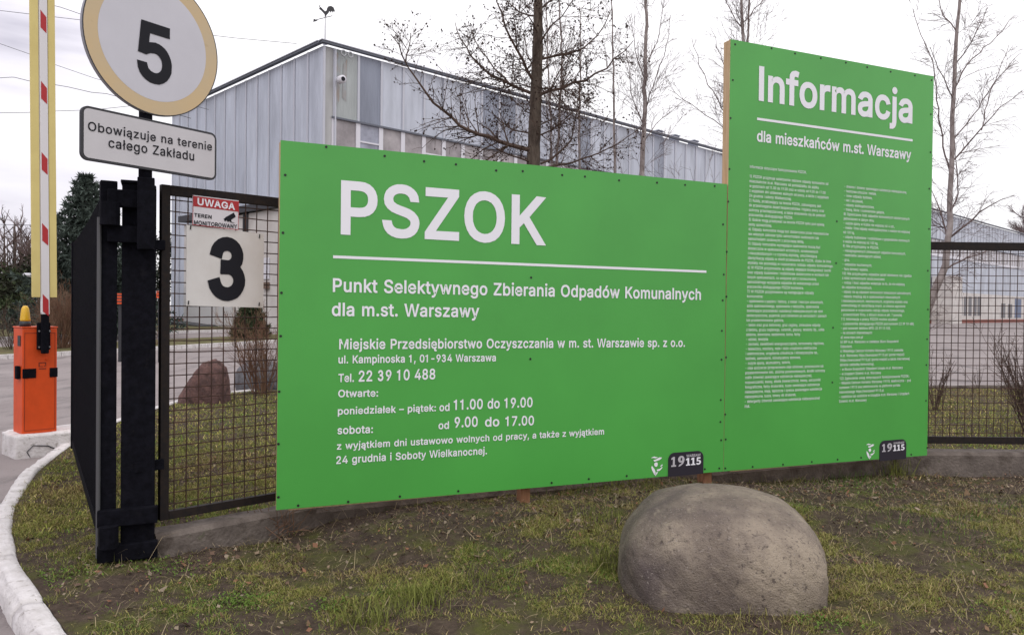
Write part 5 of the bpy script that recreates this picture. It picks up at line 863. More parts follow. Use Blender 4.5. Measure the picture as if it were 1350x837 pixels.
# ------------------------------------------------------------------ trees
def rot_about(v, ax, t):
    ax = ax/np.linalg.norm(ax); return v*math.cos(t)+np.cross(ax, v)*math.sin(t)+ax*(ax@v)*(1-math.cos(t))
def perp(d):
    a = rng.normal(size=3); a -= d*(a@d); return a/np.linalg.norm(a)
def shoot(mb, p, d, L, r, lvl, spec, acc=None):
    """a curving shoot with side shoots; spec[lvl] = (side shoots per metre, length ratio, angle, upward pull, jitter)"""
    n = max(3, int(L/.16)+2) if lvl < 2 else 4
    P = [np.array(p, float)]; d = d/np.linalg.norm(d); dens, ratio, ang, up, jit = spec[min(lvl, len(spec)-1)]
    for i in range(n):
        d = d+rng.normal(size=3)*jit+np.array([0, 0, up])/n; d /= np.linalg.norm(d); P.append(P[-1]+d*L/n)
    P = np.array(P); R = np.linspace(r, max(r*.35, .002), len(P)); mb.tube(P, R, 5 if r > .012 else 3, False)
    if acc is not None and lvl >= 1: acc.append(P[len(P)//2:])
    if lvl+1 < len(spec):
        k = rng.poisson(dens*L)
        for t in rng.uniform(.15, 1, k):
            i = min(int(t*(len(P)-1)), len(P)-2); q = P[i]+(P[i+1]-P[i])*(t*(len(P)-1)-i); dd = P[i+1]-P[i]; dd /= np.linalg.norm(dd)
            a = perp(dd); e_ = dd*math.cos(ang)+a*math.sin(ang)
            shoot(mb, q, e_, L*ratio*(1.1-.6*t)*rng.uniform(.6, 1.3), max(R[i]*.5, .0026), lvl+1, spec, acc)
    return P
def along(mb, P, r0, r1, spec, lvl=0, acc=None, t0=.1, flat=None):
    """side shoots along a given limb"""
    P = np.array(P); L = np.r_[0, np.cumsum(np.linalg.norm(np.diff(P, axis=0), axis=1))]; n = max(6, int(L[-1]/.15))
    q = np.linspace(0, L[-1], n); Q = np.array([np.interp(q, L, P[:, i]) for i in range(3)]).T
    Q[1:-1] += rng.normal(size=(n-2, 3))*.012; R = np.linspace(r0, r1, n); mb.tube(Q, R, 7, False)
    dens, ratio, ang, up, jit = spec[lvl]
    for t in rng.uniform(t0, 1, rng.poisson(dens*L[-1])):
        i = min(int(t*(n-1)), n-2); p = Q[i]; dd = Q[i+1]-Q[i]; dd /= np.linalg.norm(dd); a = perp(dd)
        e_ = dd*math.cos(ang)+a*math.sin(ang); shoot(mb, p, e_, ratio*rng.uniform(.5, 1.4)*(1.15-.6*t), max(R[i]*.4, .0025), lvl+1, spec, acc)
    return Q
def cones(mb, acc, per, r):
    for P in acc:
        for _ in range(rng.poisson(per)):
            i = rng.integers(len(P)); c = P[i]+rng.normal(size=3)*.008; s = r*rng.uniform(.6, 1.3)
            mb.add([c+np.array(k)*s for k in ((1, 0, 0), (-1, 0, 0), (0, 1, 0), (0, -1, 0), (0, 0, 1.25), (0, 0, -1.1))], [(0, 2, 4), (2, 1, 4), (1, 3, 4), (3, 0, 4), (2, 0, 5), (1, 2, 5), (3, 1, 5), (0, 3, 5)])
def pxl(pts, Y0, Y1):                                      # a limb read off as picture points, running from depth Y0 to Y1
    n = len(pts); return [at(x, y, Y0+(Y1-Y0)*i/(n-1)) for i, (x, y) in enumerate(pts)]
# larch
lx = at(703, 216, 12.); larch = thing('larch_tree', 'dark bare larch with cone-dotted boughs rising behind the wide green board', 'tree', (lx[0], lx[1], 0))
tb = MB(); P = [(lx[0]-.03, lx[1], -.1)]+[tuple(at(x, y, 12.)) for x, y in ((699, 330), (703, 216), (706.5, 130), (709, 60), (709.5, 0), (711, -70), (712, -200), (713, -330))]
n = 60; zz = np.linspace(0, len(P)-1, n); Q = np.array([np.interp(zz, range(len(P)), [p[i] for p in P]) for i in range(3)]).T
tb.tube(Q, np.interp(np.linspace(0, 1, n), [0, .2, .5, 1], [.15, .108, .08, .02])*(1+.08*rng.normal(size=n)*.5), 12); tb.build('trunk', M_bark, larch, True)
SPL = [(22, .62, .95, -.10, .07), (11, .45, .8, -.05, .1), (0, .5, .8, 0, .12)]
br = MB(); acc = []
for pts, dY, r0 in (
    ([(699, 198), (657, 186), (640, 181), (617, 172), (604, 162), (571, 135), (555, 113), (535, 82), (527, 60), (516, 47)], -.5, .036), ([(535, 84), (539, 62), (541, 44)], -.05, .012),
    ([(700, 123), (672, 112), (643, 100), (623, 77), (606, 46), (600, 30)], .6, .026), ([(672, 111), (650, 88), (628, 58), (622, 40)], .3, .014),
    ([(703, 106), (686, 77), (666, 37), (654, 0), (648, -30)], -.8, .024), ([(712, 125), (740, 116), (760, 110), (783, 101), (800, 89), (820, 70), (835, 54)], -.6, .026),
    ([(715, 78), (735, 74), (752, 70), (768, 63), (783, 54), (797, 34), (806, 12)], .5, .02), ([(703, 115), (692, 112), (672, 110)], .9, .014), ([(714, 117), (727, 116), (744, 112)], -.9, .012),
    ([(709, 22), (690, 17), (670, 5), (662, -8)], .3, .016), ([(712, 14), (735, -6), (748, -20)], .4, .016), ([(711, 60), (722, 40), (742, 20), (760, -5)], -.5, .016),
    ([(713, 216), (735, 204), (750, 192), (757, 170), (760, 140), (766, 118)], .5, .018), ([(700, 214), (672, 206), (648, 192), (636, 178)], -.7, .015), ([(713, 178), (735, 166), (752, 150), (764, 136)], -.6, .013),
    ([(712, 165), (728, 158), (744, 146)], .7, .012), ([(698, 176), (680, 172), (660, 160), (648, 148)], .8, .013), ([(712, 222), (750, 216), (782, 206), (815, 190), (846, 166)], .5, .018),
    ([(700, 150), (684, 140), (672, 128)], -.8, .01), ([(711, 100), (724, 84), (730, 62)], .8, .012), ([(706, 90), (694, 70), (690, 44)], .7, .012), ([(709, 45), (700, 26), (684, 8)], -.6, .012),
    ([(709, -10), (690, -40)], .3, .014), ([(711, -20), (745, -50)], .3, .014), ([(711, -60), (680, -100)], -.4, .012), ([(711, -90), (748, -130)], .4, .012)):
    along(br, pxl(pts, 12.+.04*np.sign(dY), 12.+dY), r0, .005, SPL, 0, acc, .12)
br.build('branch', M_twig, larch)
cn = MB(); cones(cn, acc, .6, .0135); struct(cn.build('cones', mat('cone_brown', (.045, .03, .026), .9, .1), larch), 'stuff')
# birches and saplings
def birch(label, stems, name='birch_tree', side=(7, .55), m_=None, tm=None, spec=None, up=.35):
    base = stems[0][0][0]; t = thing(name, label, 'tree', (base[0], base[1], 0))
    for P, r0, r1, limbs in stems:
        b = MB(); P = np.array(P); k = 30; s = np.linspace(0, len(P)-1, k); Q = np.array([np.interp(s, range(len(P)), P[:, i]) for i in range(3)]).T
        Q[1:-1, :2] += rng.normal(size=(k-2, 2))*.008; b.tube(Q, np.linspace(r0, r1, k), 8); b.build('trunk', tm or M_birch, t, True)
    b = MB(); sp = spec or [(side[0]*1.6, side[1]*1.15, .58, up, .05), (10, .5, .6, .15, .07), (8, .5, .55, 0, .09), (0, .5, .6, 0, .12)]
    for P, r0, r1, limbs in stems:
        along(b, np.array(P)[1:], r1*.6, .004, sp, 0, None, .0)
        for L, rr in limbs: along(b, L, rr, .004, sp, 1, None, .1)
    b.build('branch', m_ or M_twigl, t); return t
def stem(pts, Y, r0, r1, limbs=()):
    p = at(*pts[0], Y); return ([(p[0], p[1], -.05)]+[tuple(at(x, y, Y)) for x, y in pts], r0, r1, [(pxl(l, Y, Y+dy), rr) for l, dy, rr in limbs])
birch('slim pale birch with steep branches right of the larch', [stem([(846, 250), (849, 170), (850, 110), (852, 50), (852, 0), (851, -90), (850, -230)], 13.8, .052, .012, [([(849, 168), (838, 140), (830, 100), (826, 60)], .3, .01), ([(850, 150), (862, 110), (880, 60), (884, 20)], -.4, .01), ([(851, 110), (838, 70), (830, 20)], -.3, .01), ([(851, 90), (868, 50), (876, 0)], .3, .009), ([(848, 190), (868, 160), (905, 128)], .5, .008)])], side=(5, .8))
birch('thin leaning sapling just right of the larch trunk', [stem([(812, 245), (810, 190), (809, 120), (808, 60), (806, 0), (806, -60)], 14.2, .028, .006)], 'sapling', (5, .6))
birch('twin pale saplings between the larch and the slim birch', [stem([(734, 225), (738, 150), (741, 80), (738, 20), (736, -50)], 14.4, .03, .008), stem([(728, 225), (726, 150), (722, 80), (721, 20), (718, -40)], 14.3, .022, .006)], 'sapling', (4, .6))
birch('slender red brown sapling in front of the hall roof line', [stem([(765, 230), (763, 160), (765, 110), (766, 60), (764, 10)], 13.6, .024, .006)], 'sapling', (5, .55), M_twig)
birch('twin stemmed birch behind the seam between the two boards', [stem([(982, 260), (981, 150), (980, 60), (978, 0), (976, -120), (975, -220)], 14., .048, .012, [([(981, 40), (960, 10), (948, -20)], .2, .01), ([(980, 30), (1002, 5), (1018, -25)], .3, .01), ([(984, 180), (955, 150), (925, 95), (912, 50)], -.3, .012), ([(984, 200), (950, 165), (915, 140), (880, 118)], .3, .011), ([(982, 140), (955, 90), (938, 40)], .4, .01)]), stem([(990, 260), (988, 150), (986, 60), (988, 0), (992, -120)], 14.1, .036, .01)], side=(5, .8))
birch('crooked birch leaning up beside the tall board, with drooping twigs', [stem([(1208, 470), (1222, 406), (1237, 374), (1246, 350), (1249, 325), (1252, 300), (1252, 270), (1254, 200), (1257, 110), (1261, 50), (1266, 0), (1270, -80), (1272, -200)], 12.6, .075, .014,
    [([(1246, 356), (1262, 346), (1280, 338), (1302, 330), (1330, 322)], .4, .016), ([(1254, 312), (1272, 298), (1296, 277), (1316, 266), (1338, 258)], -.5, .018), ([(1249, 312), (1243, 290), (1236, 268), (1226, 246)], .4, .016), ([(1252, 285), (1262, 262), (1262, 232), (1258, 180)], .5, .014),
     ([(1254, 215), (1278, 190), (1294, 172), (1320, 140), (1348, 120)], -.5, .014), ([(1253, 230), (1244, 195), (1240, 160), (1228, 80), (1212, 40), (1204, 12)], .5, .014), ([(1256, 130), (1240, 95), (1226, 62)], -.4, .01), ([(1257, 120), (1278, 80), (1305, 58), (1338, 20)], .4, .012), ([(1259, 85), (1282, 55), (1302, 10)], -.4, .01), ([(1260, 40), (1244, 20), (1236, -10)], .3, .01), ([(1294, 172), (1300, 140), (1316, 96), (1330, 60)], .3, .009), ([(1254, 190), (1284, 150), (1318, 100), (1346, 70)], .5, .011)])], side=(5, .7), up=.2,
    spec=[(6, .8, .7, -.1, .08), (11, .45, .65, -.3, .09), (10, .6, .6, -.35, .1), (0, .5, .6, -.3, .12)])
# bare bushes
def bush(name, label, loc, n, h, spread, r, m_, seed=0, sp=None, group=None):
    t = thing(name, label, 'bush', tuple(loc), group); b = MB()
    sp = sp or [(7, .42, .45, .1, .07), (7, .5, .6, .1, .12), (0, .5, .6, 0, .15)]
    for i in range(n):
        a = rng.uniform(0, 2*math.pi); k = rng.uniform(0, spread); d = np.array([math.cos(a)*k, math.sin(a)*k, 1.])
        shoot(b, np.array(loc)+np.array([math.cos(a), math.sin(a), 0])*rng.uniform(0, .12)*h, d, h*rng.uniform(.6, 1.05), r, 0, sp)
    b.build('twigs', m_, t); return t
for px, Y, n_, h_, sp_, lab in ((880, 14.8, 26, 3.9, .55, 'tall twiggy bare shrub rising behind the right end of the wide board'), (930, 15.2, 16, 4.1, .5, 'tall bare shrub beside the timber edge of the tall board'), (800, 14.6, 18, 3.6, .6, 'tall bare shrub left of the slim birch, behind the wide board'), (640, 13.6, 12, 3.4, .7, 'tall bare shrub left of the larch trunk, behind the wide board')):
    p = at(px, 400, Y); bush('bare_bush', lab, (p[0], p[1], -.02), n_, h_, sp_, .011, M_twigl if px != 640 else M_twig, sp=[(4.5, .42, .5, .15, .07), (6, .5, .6, .1, .12), (5, .5, .6, .05, .15), (0, .5, .6, 0, .15)])
a = ground(350, 520, 0); bush('bare_bush', 'reddish bare bush leaning over the grey blue stone behind the mesh panel', (a[0]-.05, a[1], 0), 26, 1.45, .45, .010, M_redtwig)
a = ground(1366, 572, -.05); bush('bare_bush', 'dark bare bush at the right edge behind the wide mesh panel', (a[0], a[1], -.1), 30, 1.35, .55, .009, M_twig)
a = ground(1233, 538, -.03); bush('bare_bush', 'small bare bush just right of the tall board, behind the mesh', (a[0], a[1], -.05), 12, .95, .3, .008, M_twig)
a = ground(1290, 512, -.03); bush('bare_bush', 'tiny leafless shrub at the far edge of the lawn', (a[0], a[1], -.03), 6, .55, .8, .006, M_twig)
def gisl(px, Y): p = at(px, 450, Y); return (p[0], p[1], float(gz(p[1])+.1))
bush('bare_bush', 'tawny bare bush beyond the road, right behind the barrier cabinet', gisl(82, 25.2), 60, 2.1, .75, .013, M_redtwig)
bush('bare_bush', 'sparse bare shrub beyond the road, left of the barrier cabinet', gisl(14, 24.6), 22, 1.6, .8, .010, M_twig)
bush('bare_bush', 'low tawny brush seen in the slot between gate leaf and post', gisl(205, 27), 14, .7, .8, .010, M_redtwig)
# conifers
def needles(mb, A, Bq, n, ln, wd_, colr):
    A = np.asarray(A); Bq = np.asarray(Bq); d = Bq-A; d = d/(np.linalg.norm(d)+1e-9)
    for _ in range(n):
        t = rng.uniform(); p = A+(Bq-A)*t; a = perp(d); e_ = d*.55+a*.8; e_ /= np.linalg.norm(e_); s = np.cross(e_, rng.normal(size=3)); s /= np.linalg.norm(s)+1e-9
        l_ = ln*rng.uniform(.6, 1.2); g = rng.uniform(.6, 1.35); mb.add([p-s*wd_, p+s*wd_, p+e_*l_], [(0, 1, 2)], tuple(c*g for c in colr))
def spruce(label, loc, h, R, colr, rows=26, ln=.16, dens=1.0, group=None, droop=.25):
    t = thing('spruce_tree', label, 'tree', tuple(loc), group); b = MB(); b.tube([loc, (loc[0], loc[1], loc[2]+h)], [h*.022, .01], 7); b.build('trunk', M_bark, t)
    mb = MB(); loc = np.array(loc)
    for i in range(rows):
        f_ = (i+.5)/rows; z = h*(.06+.94*f_); rad = R*(1-f_)**.85+.05
        for a in np.arange(0, 2*math.pi, 2*math.pi/max(4, int(9-4*f_)))+rng.uniform(0, 6.28):
            a += rng.normal()*.15; L = rad*rng.uniform(.75, 1.15); dv = np.array([math.cos(a), math.sin(a), 0]); p0 = loc+np.array([0, 0, z]); N_ = 5
            pts = [p0+dv*L*k/N_+np.array([0, 0, -droop*L*(k/N_)+.22*L*(k/N_)**2]) for k in range(N_+1)]
            for k in range(N_):
                needles(mb, pts[k], pts[k+1], int(26*dens*L/R+6), ln, ln*.14, colr)
                sd_ = np.array([-dv[1], dv[0], 0]); sl_ = L*.45*(1-k/N_)+.08
                for sg in (-1, 1): q = pts[k]+(dv*.7+sd_*sg)*sl_*rng.uniform(.7, 1.1)+np.array([0, 0, -.1*sl_]); needles(mb, pts[k], q, int(20*dens*sl_/R*1.6+7), ln, ln*.14, colr)
    mb.build('crown', M_foliage, t); return t
spruce('blue green spruce rising behind the black gate leaf', gisl(112, 31), 6.4, 3.3, (.060, .078, .066), 22, .26, 1.1)
spruce('little dark fir seen through the mesh panel by the white lean-to', gisl(330, 31.), 1.9, .8, (.045, .06, .03), 12, .16, .9)
def evergreen(label, loc, R, h, colr, n=5200, ln=.2):
    t = thing('evergreen_bush', label, 'bush', tuple(loc), 'evergreens beyond the far lane'); mb = MB(); loc = np.array(loc); b = MB()
    for k in range(5):
        a = rng.uniform(0, 6.28); b.tube([loc, loc+np.array([math.cos(a)*R*.4, math.sin(a)*R*.4, h*.7])], [.06, .02], 5)
    b.build('stems', M_bark, t)
    lobes = [(loc+np.array([rng.normal()*R*.5, rng.normal()*R*.5, h*rng.uniform(.2, .78)]), R*rng.uniform(.25, .55)) for _ in range(16)]
    for _ in range(n):
        c, r_l = lobes[rng.integers(len(lobes))]; d = rng.normal(size=3); d /= np.linalg.norm(d); p = c+d*r_l*rng.uniform(.5, 1.12); p[2] = max(p[2], loc[2]+.05); e_ = d+rng.normal(size=3)*.6; e_ /= np.linalg.norm(e_); s = np.cross(e_, rng.normal(size=3)); s /= np.linalg.norm(s)+1e-9
        g = rng.uniform(.5, 1.5); l_ = ln*rng.uniform(.6, 1.3); mb.add([p-s*l_*.3, p+s*l_*.3, p+e_*l_], [(0, 1, 2)], tuple(c_*g for c_ in colr))
    mb.build('crown', M_foliage, t)
for lab, px, Y, R, h, colr in (('dark evergreen bush at the far left beyond the barrier lamp', 12, 42, 2.6, 3.4, (.03, .03, .018)), ('dark evergreen mass behind the raised barrier arm', 50, 41, 2.4, 3.2, (.028, .032, .02)), ('mid green evergreen at the foot of the blue green spruce', 88, 38, 2.0, 2.7, (.045, .06, .028)), ('low dark evergreen right behind the gate slot', 165, 44, 1.7, 3.6, (.025, .032, .022)), ('tall dark evergreen behind the gate post', 204, 57, 2.2, 8.2, (.025, .033, .024))):
    evergreen(lab, gisl(px, Y), R, h, colr)
woods = ['first', 'second']
def woodtree(label, px, Y, h, m_, n=9, nm='bare_tree'):
    loc = np.array(gisl(px, Y)); t = thing(nm, label, 'tree', tuple(loc), 'bare trees at the edge of the wood'); b = MB(); b.tube([loc, loc+[.1, 0, h*.5], loc+[.0, .1, h]], [h*.018, h*.012, .02], 6); b.build('trunk', M_bark, t)
    c = MB(); sp = [(3.4, .42, .55, .25, .06), (3.6, .5, .6, .2, .08), (3.4, .5, .6, .1, .1), (0, .5, .6, 0, .12)]
    for i in range(n):
        f_ = rng.uniform(.12, .95); a = rng.uniform(0, 6.28); shoot(c, loc+np.array([0, 0, h*f_]), np.array([math.cos(a), math.sin(a), rng.uniform(.5, 1.3)]), h*.42*(1.15-f_*.75), h*.006, 0, sp)
    c.build('crown', m_, t)
M_wood1 = mat('wood_brown', (.115, .080, .072), .9, .1); M_wood2 = mat('wood_grey', (.165, .125, .125), .9, .1)
WL = ['leftmost brown bare tree at the edge of the wood', 'greyish bare tree left of the raised barrier arm', 'brown bare tree straight behind the barrier arm', 'pale bare tree right of the barrier arm', 'brown bare tree partly hidden by the spruce', 'bare tree outside the left edge of the wood', 'thin grey bare tree low behind the evergreens', 'dense brown thicket tree left of the barrier arm', 'rusty brown thicket tree under the power lines', 'small brown thicket tree beside the spruce']
for i, (px, Y, h) in enumerate(((-12, 56, 7.), (18, 58, 7.6), (44, 57, 7.), (66, 60, 7.8), (86, 58, 7.2), (-40, 60, 8), (4, 64, 8.4), (28, 52, 5.6), (8, 50, 5.2), (74, 51, 5.2))): woodtree(WL[i], px, Y, h, (M_wood1, M_wood2)[i % 2], 13)
for px, Y, h, lab in ((-4, 48, 5.6, 'low dense brown thicket at the left edge of the view, before the wood'), (16, 49, 6.0, 'dense brown thicket left of the barrier arm, taller than its neighbours'), (36, 50, 5.7, 'dense brown thicket just behind the white lantern'), (58, 50, 6.1, 'dense brown thicket showing right beside the yellow arm strip'), (76, 49, 5.6, 'dense brown thicket touching the spruce'), (26, 62, 8.2, 'tall grey brown tree over the thickets at far left'), (52, 63, 8.0, 'tall grey brown tree right behind the barrier arm')): woodtree(lab, px, Y, h, M_wood1 if Y < 60 else M_wood2, 24)
for i, (px, Y, h, lab) in enumerate(((1352, 190, 27, 'grey bare tree peeping over the far end of the hall roof'), (1378, 195, 30, 'taller grey bare tree beyond the far end of the hall'), (1402, 185, 28, 'grey bare tree past the far right end of the hall'))): woodtree(lab, px, Y, h, M_wood2, 14)

# ------------------------------------------------------------------ small far things on the left
def wire(pts, Y, label):
    P = np.array([at(x, y, Y) for x, y in pts]); n = 40; s = np.linspace(0, len(P)-1, n); Q = np.array([np.interp(s, range(len(P)), P[:, i]) for i in range(3)]).T
    d0 = Q[0]-Q[1]; d1 = Q[-1]-Q[-2]; Q = np.vstack([Q[0]+d0/np.linalg.norm(d0)*25, Q, Q[-1]+d1/np.linalg.norm(d1)*1])
    b = MB(); b.tube(Q, .016 if Y > 40 else .011, 4); tag(b.build('overhead_cable', M_dark), label, 'cable', 'overhead cables')
wire([(0, 58), (40, 72), (68, 84), (126, 104), (250, 138)], 40, 'overhead cable sloping from the left edge towards the speed sign')
wire([(0, 103), (18, 102), (38, 107), (66, 111), (90, 115), (120, 122), (142, 124), (230, 150)], 46, 'twisted overhead cable below the sloping one')
wire([(0, 149), (40, 148.5), (66, 147), (125, 145), (190, 138), (236, 132)], 50, 'almost level overhead cable behind the text plate')
wire([(0, 296), (40, 297), (66, 297.5), (100, 298)], 48, 'low overhead cable in front of the wood')
wire([(60, 5), (80, 10), (112, 21), (200, 55)], 45, 'topmost overhead cable beside the barrier arm')
wire([(280, 47), (310, 50.5), (370, 56)], 49, 'faint overhead cable right of the speed sign')
lp = at(49, 440, 33.); sl_ = thing('street_lamp', 'white twin headed lantern on a pole hidden by the barrier arm', 'street lamp', (lp[0], lp[1], .1))
b = MB(); zz = at(49, 364, 33.)[2]; b.tube([(lp[0], lp[1], -.1), (lp[0], lp[1], zz)], [.06, .045], 8); b.build('pole', M_metal, sl_)
for sgn, (px, py) in ((-1, (36, 364)), (1, (73, 368))):
    q = at(px, py, 33.); b = MB(); b.tube([(lp[0], lp[1], zz-.05), (q[0], q[1], q[2]-.02)], .025, 6); b.build('arm', M_metal, sl_); b = MB(); b.tube([q+[-.22, 0, 0], q+[-.12, 0, .05], q+[.12, 0, .05], q+[.2, 0, .0]], [.03, .08, .08, .03], 8); b.build('lamp_head', M_frame, sl_, True)
# orange plant box glimpsed through the slots beside the gate post
for px, py0, py1, w_, lab in ((158.5, 387, 401, .30, 'striped orange cabinet glimpsed in the slot between gate leaf and post'), (211, 384, 393, .12, 'second orange cabinet glimpsed right of the gate post')):
    p0 = at(px, py1, 22.); p1 = at(px, py0, 22.); t = thing('orange_cabinet', lab, 'cabinet', (p0[0], p0[1], 0)); M = Matrix.Translation((p0[0], p0[1], 0))
    b = MB(); b.box(-w_/2, w_/2, -.1, .1, p0[2], p1[2], M, bev=.01); b.build('box', M_or, t)
    b = MB()
    for k in range(3): b.box(-w_*.3, w_*.38, -.106, -.101, p0[2]+.06+k*.085, p0[2]+.09+k*.085, M)
    b.build('louvre', M_dark, t); b = MB(); b.tube([(p0[0], p0[1], -.1), (p0[0], p0[1], p0[2])], .05, 8); b.build('leg', M_dark, t)

# ------------------------------------------------------------------ grass, litter
def blades(name, X, Y, H, W_, lean, col, z=None, n3=True):
    """grass blades: two stacked faces each, bent over by lean"""
    n = len(X); Z = tz(X, Y) if z is None else z; a = rng.uniform(0, 2*math.pi, n); f = rng.uniform(0, 2*math.pi, n)
    dx, dy = np.cos(a), np.sin(a); sx, sy = np.cos(f)*W_, np.sin(f)*W_; ln = lean*rng.uniform(.4, 1.25, n)
    h1 = H*.55*np.cos(ln*.6); o1 = H*.55*np.sin(ln*.6); h2 = h1+H*.45*np.cos(np.minimum(ln*1.5, 1.7)); o2 = o1+H*.45*np.sin(np.minimum(ln*1.5, 1.7))
    V = np.stack([np.c_[X-sx, Y-sy, Z-.004], np.c_[X+sx, Y+sy, Z-.004], np.c_[X+dx*o1+sx*.7, Y+dy*o1+sy*.7, Z+h1], np.c_[X+dx*o1-sx*.7, Y+dy*o1-sy*.7, Z+h1], np.c_[X+dx*o2, Y+dy*o2, Z+h2]], 1).reshape(-1, 3)
    i = np.arange(n)[:, None]*5; F = np.concatenate([i+[0, 1, 2], i+[0, 2, 3], i+[3, 2, 4]], 0)
    C = np.repeat(col, 5, 0); return V, F, C
M_grass = mat('grass_blades', (.1, .1, .05), .75, .15, attr='Col')
def bd(x, y):                                             # distance in front of the boards and the fence foot
    p = np.c_[x, y]-B.O[:2]; return p@B.n[:2]
STRAW = np.array([.33, .27, .13]); DRY = np.array([.225, .20, .075]); OLV = np.array([.155, .170, .042]); GRN = np.array([.085, .145, .03]); BRN = np.array([.14, .095, .06])
def colours(x, y, n):
    g = fbm(x*1.1, y*1.1, 21, 3)+.16*(fbm(x*4, y*4, 25, 2)-.5); u_ = rng.uniform(size=n)
    w_ = np.c_[np.clip(.30-.2*g, .05, 1)*.5, np.full(n, .30), np.clip(g*1.3-.1, .05, 1), np.clip((g-.56)*3.4, .0, 1), np.clip((.55-g)*1.5, .06, 1)]; w_ /= w_.sum(1, keepdims=True); cw = np.cumsum(w_, 1)
    k = (u_[:, None] > cw).sum(1).clip(0, 4); return np.array([STRAW, DRY, OLV, GRN, BRN])[k]*rng.uniform(.75, 1.5, (n, 1))*[1.06, 1.03, .95]
def inview(x, y, m_=.04): return (np.abs(x) < y*(.66+m_))
parts = []
n = 1150000; y = 2.6+6.6*np.sqrt(rng.uniform(size=n)*rng.uniform(.15, 1, n)); x = rng.uniform(-1, 1, n)*y*.70
clump = np.clip((fbm(x*7, y*7, 61, 3)-.36)*3.6, .12, 1.25)
soil = fbm(x*.75+3, y*.75, 31, 3)+.35*(fbm(x*3.2, y*3.2, 33, 3)-.5)
dist = bd(x, y); px_ = 675+1033*x/y
bare = .50+.20*np.exp(-((dist-.10)/.42)**2)+.22*np.exp(-(np.hypot((x-1.15)/.75, (y-3.78)/.26))**2)-.10*sm(.2, 1.6, x)*sm(.6, 1.2, dist)+.06*np.exp(-((x+.75)/.7)**2)*sm(2.5, .3, dist)-.3*(x < -2.3)
keep = (x > xl(y)+.01+.035*rng.normal(size=n)) & (rng.uniform(size=n) < np.clip((soil-bare)*7+.55, .045, 1)*clump*np.where(x < -2., 1, .9)) & ~((dist < -.35) & (x > -1.2) & (x < 4.0))
bx, by = (x-1.165)/.53, (y-4.40)/.56; keep &= np.abs(bx)**2.6+np.abs(by)**2.6 > .93+.05*rng.normal(size=n)
x, y, clump = x[keep], y[keep], clump[keep]; n = len(x)
H = rng.gamma(4, .0068, n)*(.5+.8*fbm(x*2, y*2, 41, 2))*(.6+.55*clump); parts.append(blades('g', x, y, H, rng.uniform(.0008, .0020, n), 1.75, colours(x, y, n)))
# lawn seen through the mesh
n = 150000; y = rng.uniform(5.2, 16.4, n); x = rng.uniform(-1, 1, n)*y*.70; px_ = 675+1033*x/y
keep = (y < ybk(x)-.02) & (x > xl(np.minimum(y, 14.2))+.05) & ((px_ < 400) | (px_ > 1195)) & (bd(x, y) < -.1); x, y = x[keep], y[keep]; n = len(x)
H = rng.gamma(4, .0085, n); parts.append(blades('g', x, y, H, rng.uniform(.002, .0045, n)*np.sqrt(y/7), 1.4, colours(x, y, n)*[1.3, 1.33, 1.2]))
def tuft(cx_, cy_, k, h, col, r=.09, lean=.7):
    x = cx_+rng.normal(size=k)*r; y = cy_+rng.normal(size=k)*r; parts.append(blades('t', x, y, rng.gamma(6, h/6, k), rng.uniform(.0015, .003, k), lean, col*rng.uniform(.6, 1.35, (k, 1))))
for px, py, k, h, c_, r_ in ((550, 792, 260, .085, OLV*1.1, .07), (487, 815, 220, .08, OLV, .07), (800, 752, 170, .11, OLV*.95, .055), (742, 618, 0, .1, GRN, .1), (790, 700, 220, .07, OLV, .12), (1172, 618, 260, .17, OLV*1.2, .10), (1120, 628, 300, .08, GRN*.9, .22), (1010, 628, 300, .06, OLV, .3), (640, 770, 160, .06, OLV, .09), (1000, 820, 120, .06, DRY, .15), (745, 650, 420, .07, GRN*1.1, .22), (815, 655, 420, .07, OLV*1.2, .22), (355, 690, 160, .10, STRAW*.8, .1), (560, 645, 0, .1, OLV, .1), (1240, 690, 300, .05, GRN, .3), (1330, 665, 300, .05, GRN, .3), (120, 745, 200, .05, OLV, .12)):
    if k: p = ground(px, py, 0); tuft(p[0], p[1], k, h, c_, r_)
V = np.concatenate([p[0] for p in parts]); C = np.concatenate([p[2] for p in parts]); o_ = np.cumsum([0]+[len(p[0]) for p in parts[:-1]]); F = np.concatenate([p[1]+o for p, o in zip(parts, o_)])
struct(bulk('grass', V, F, C, M_grass), 'stuff')
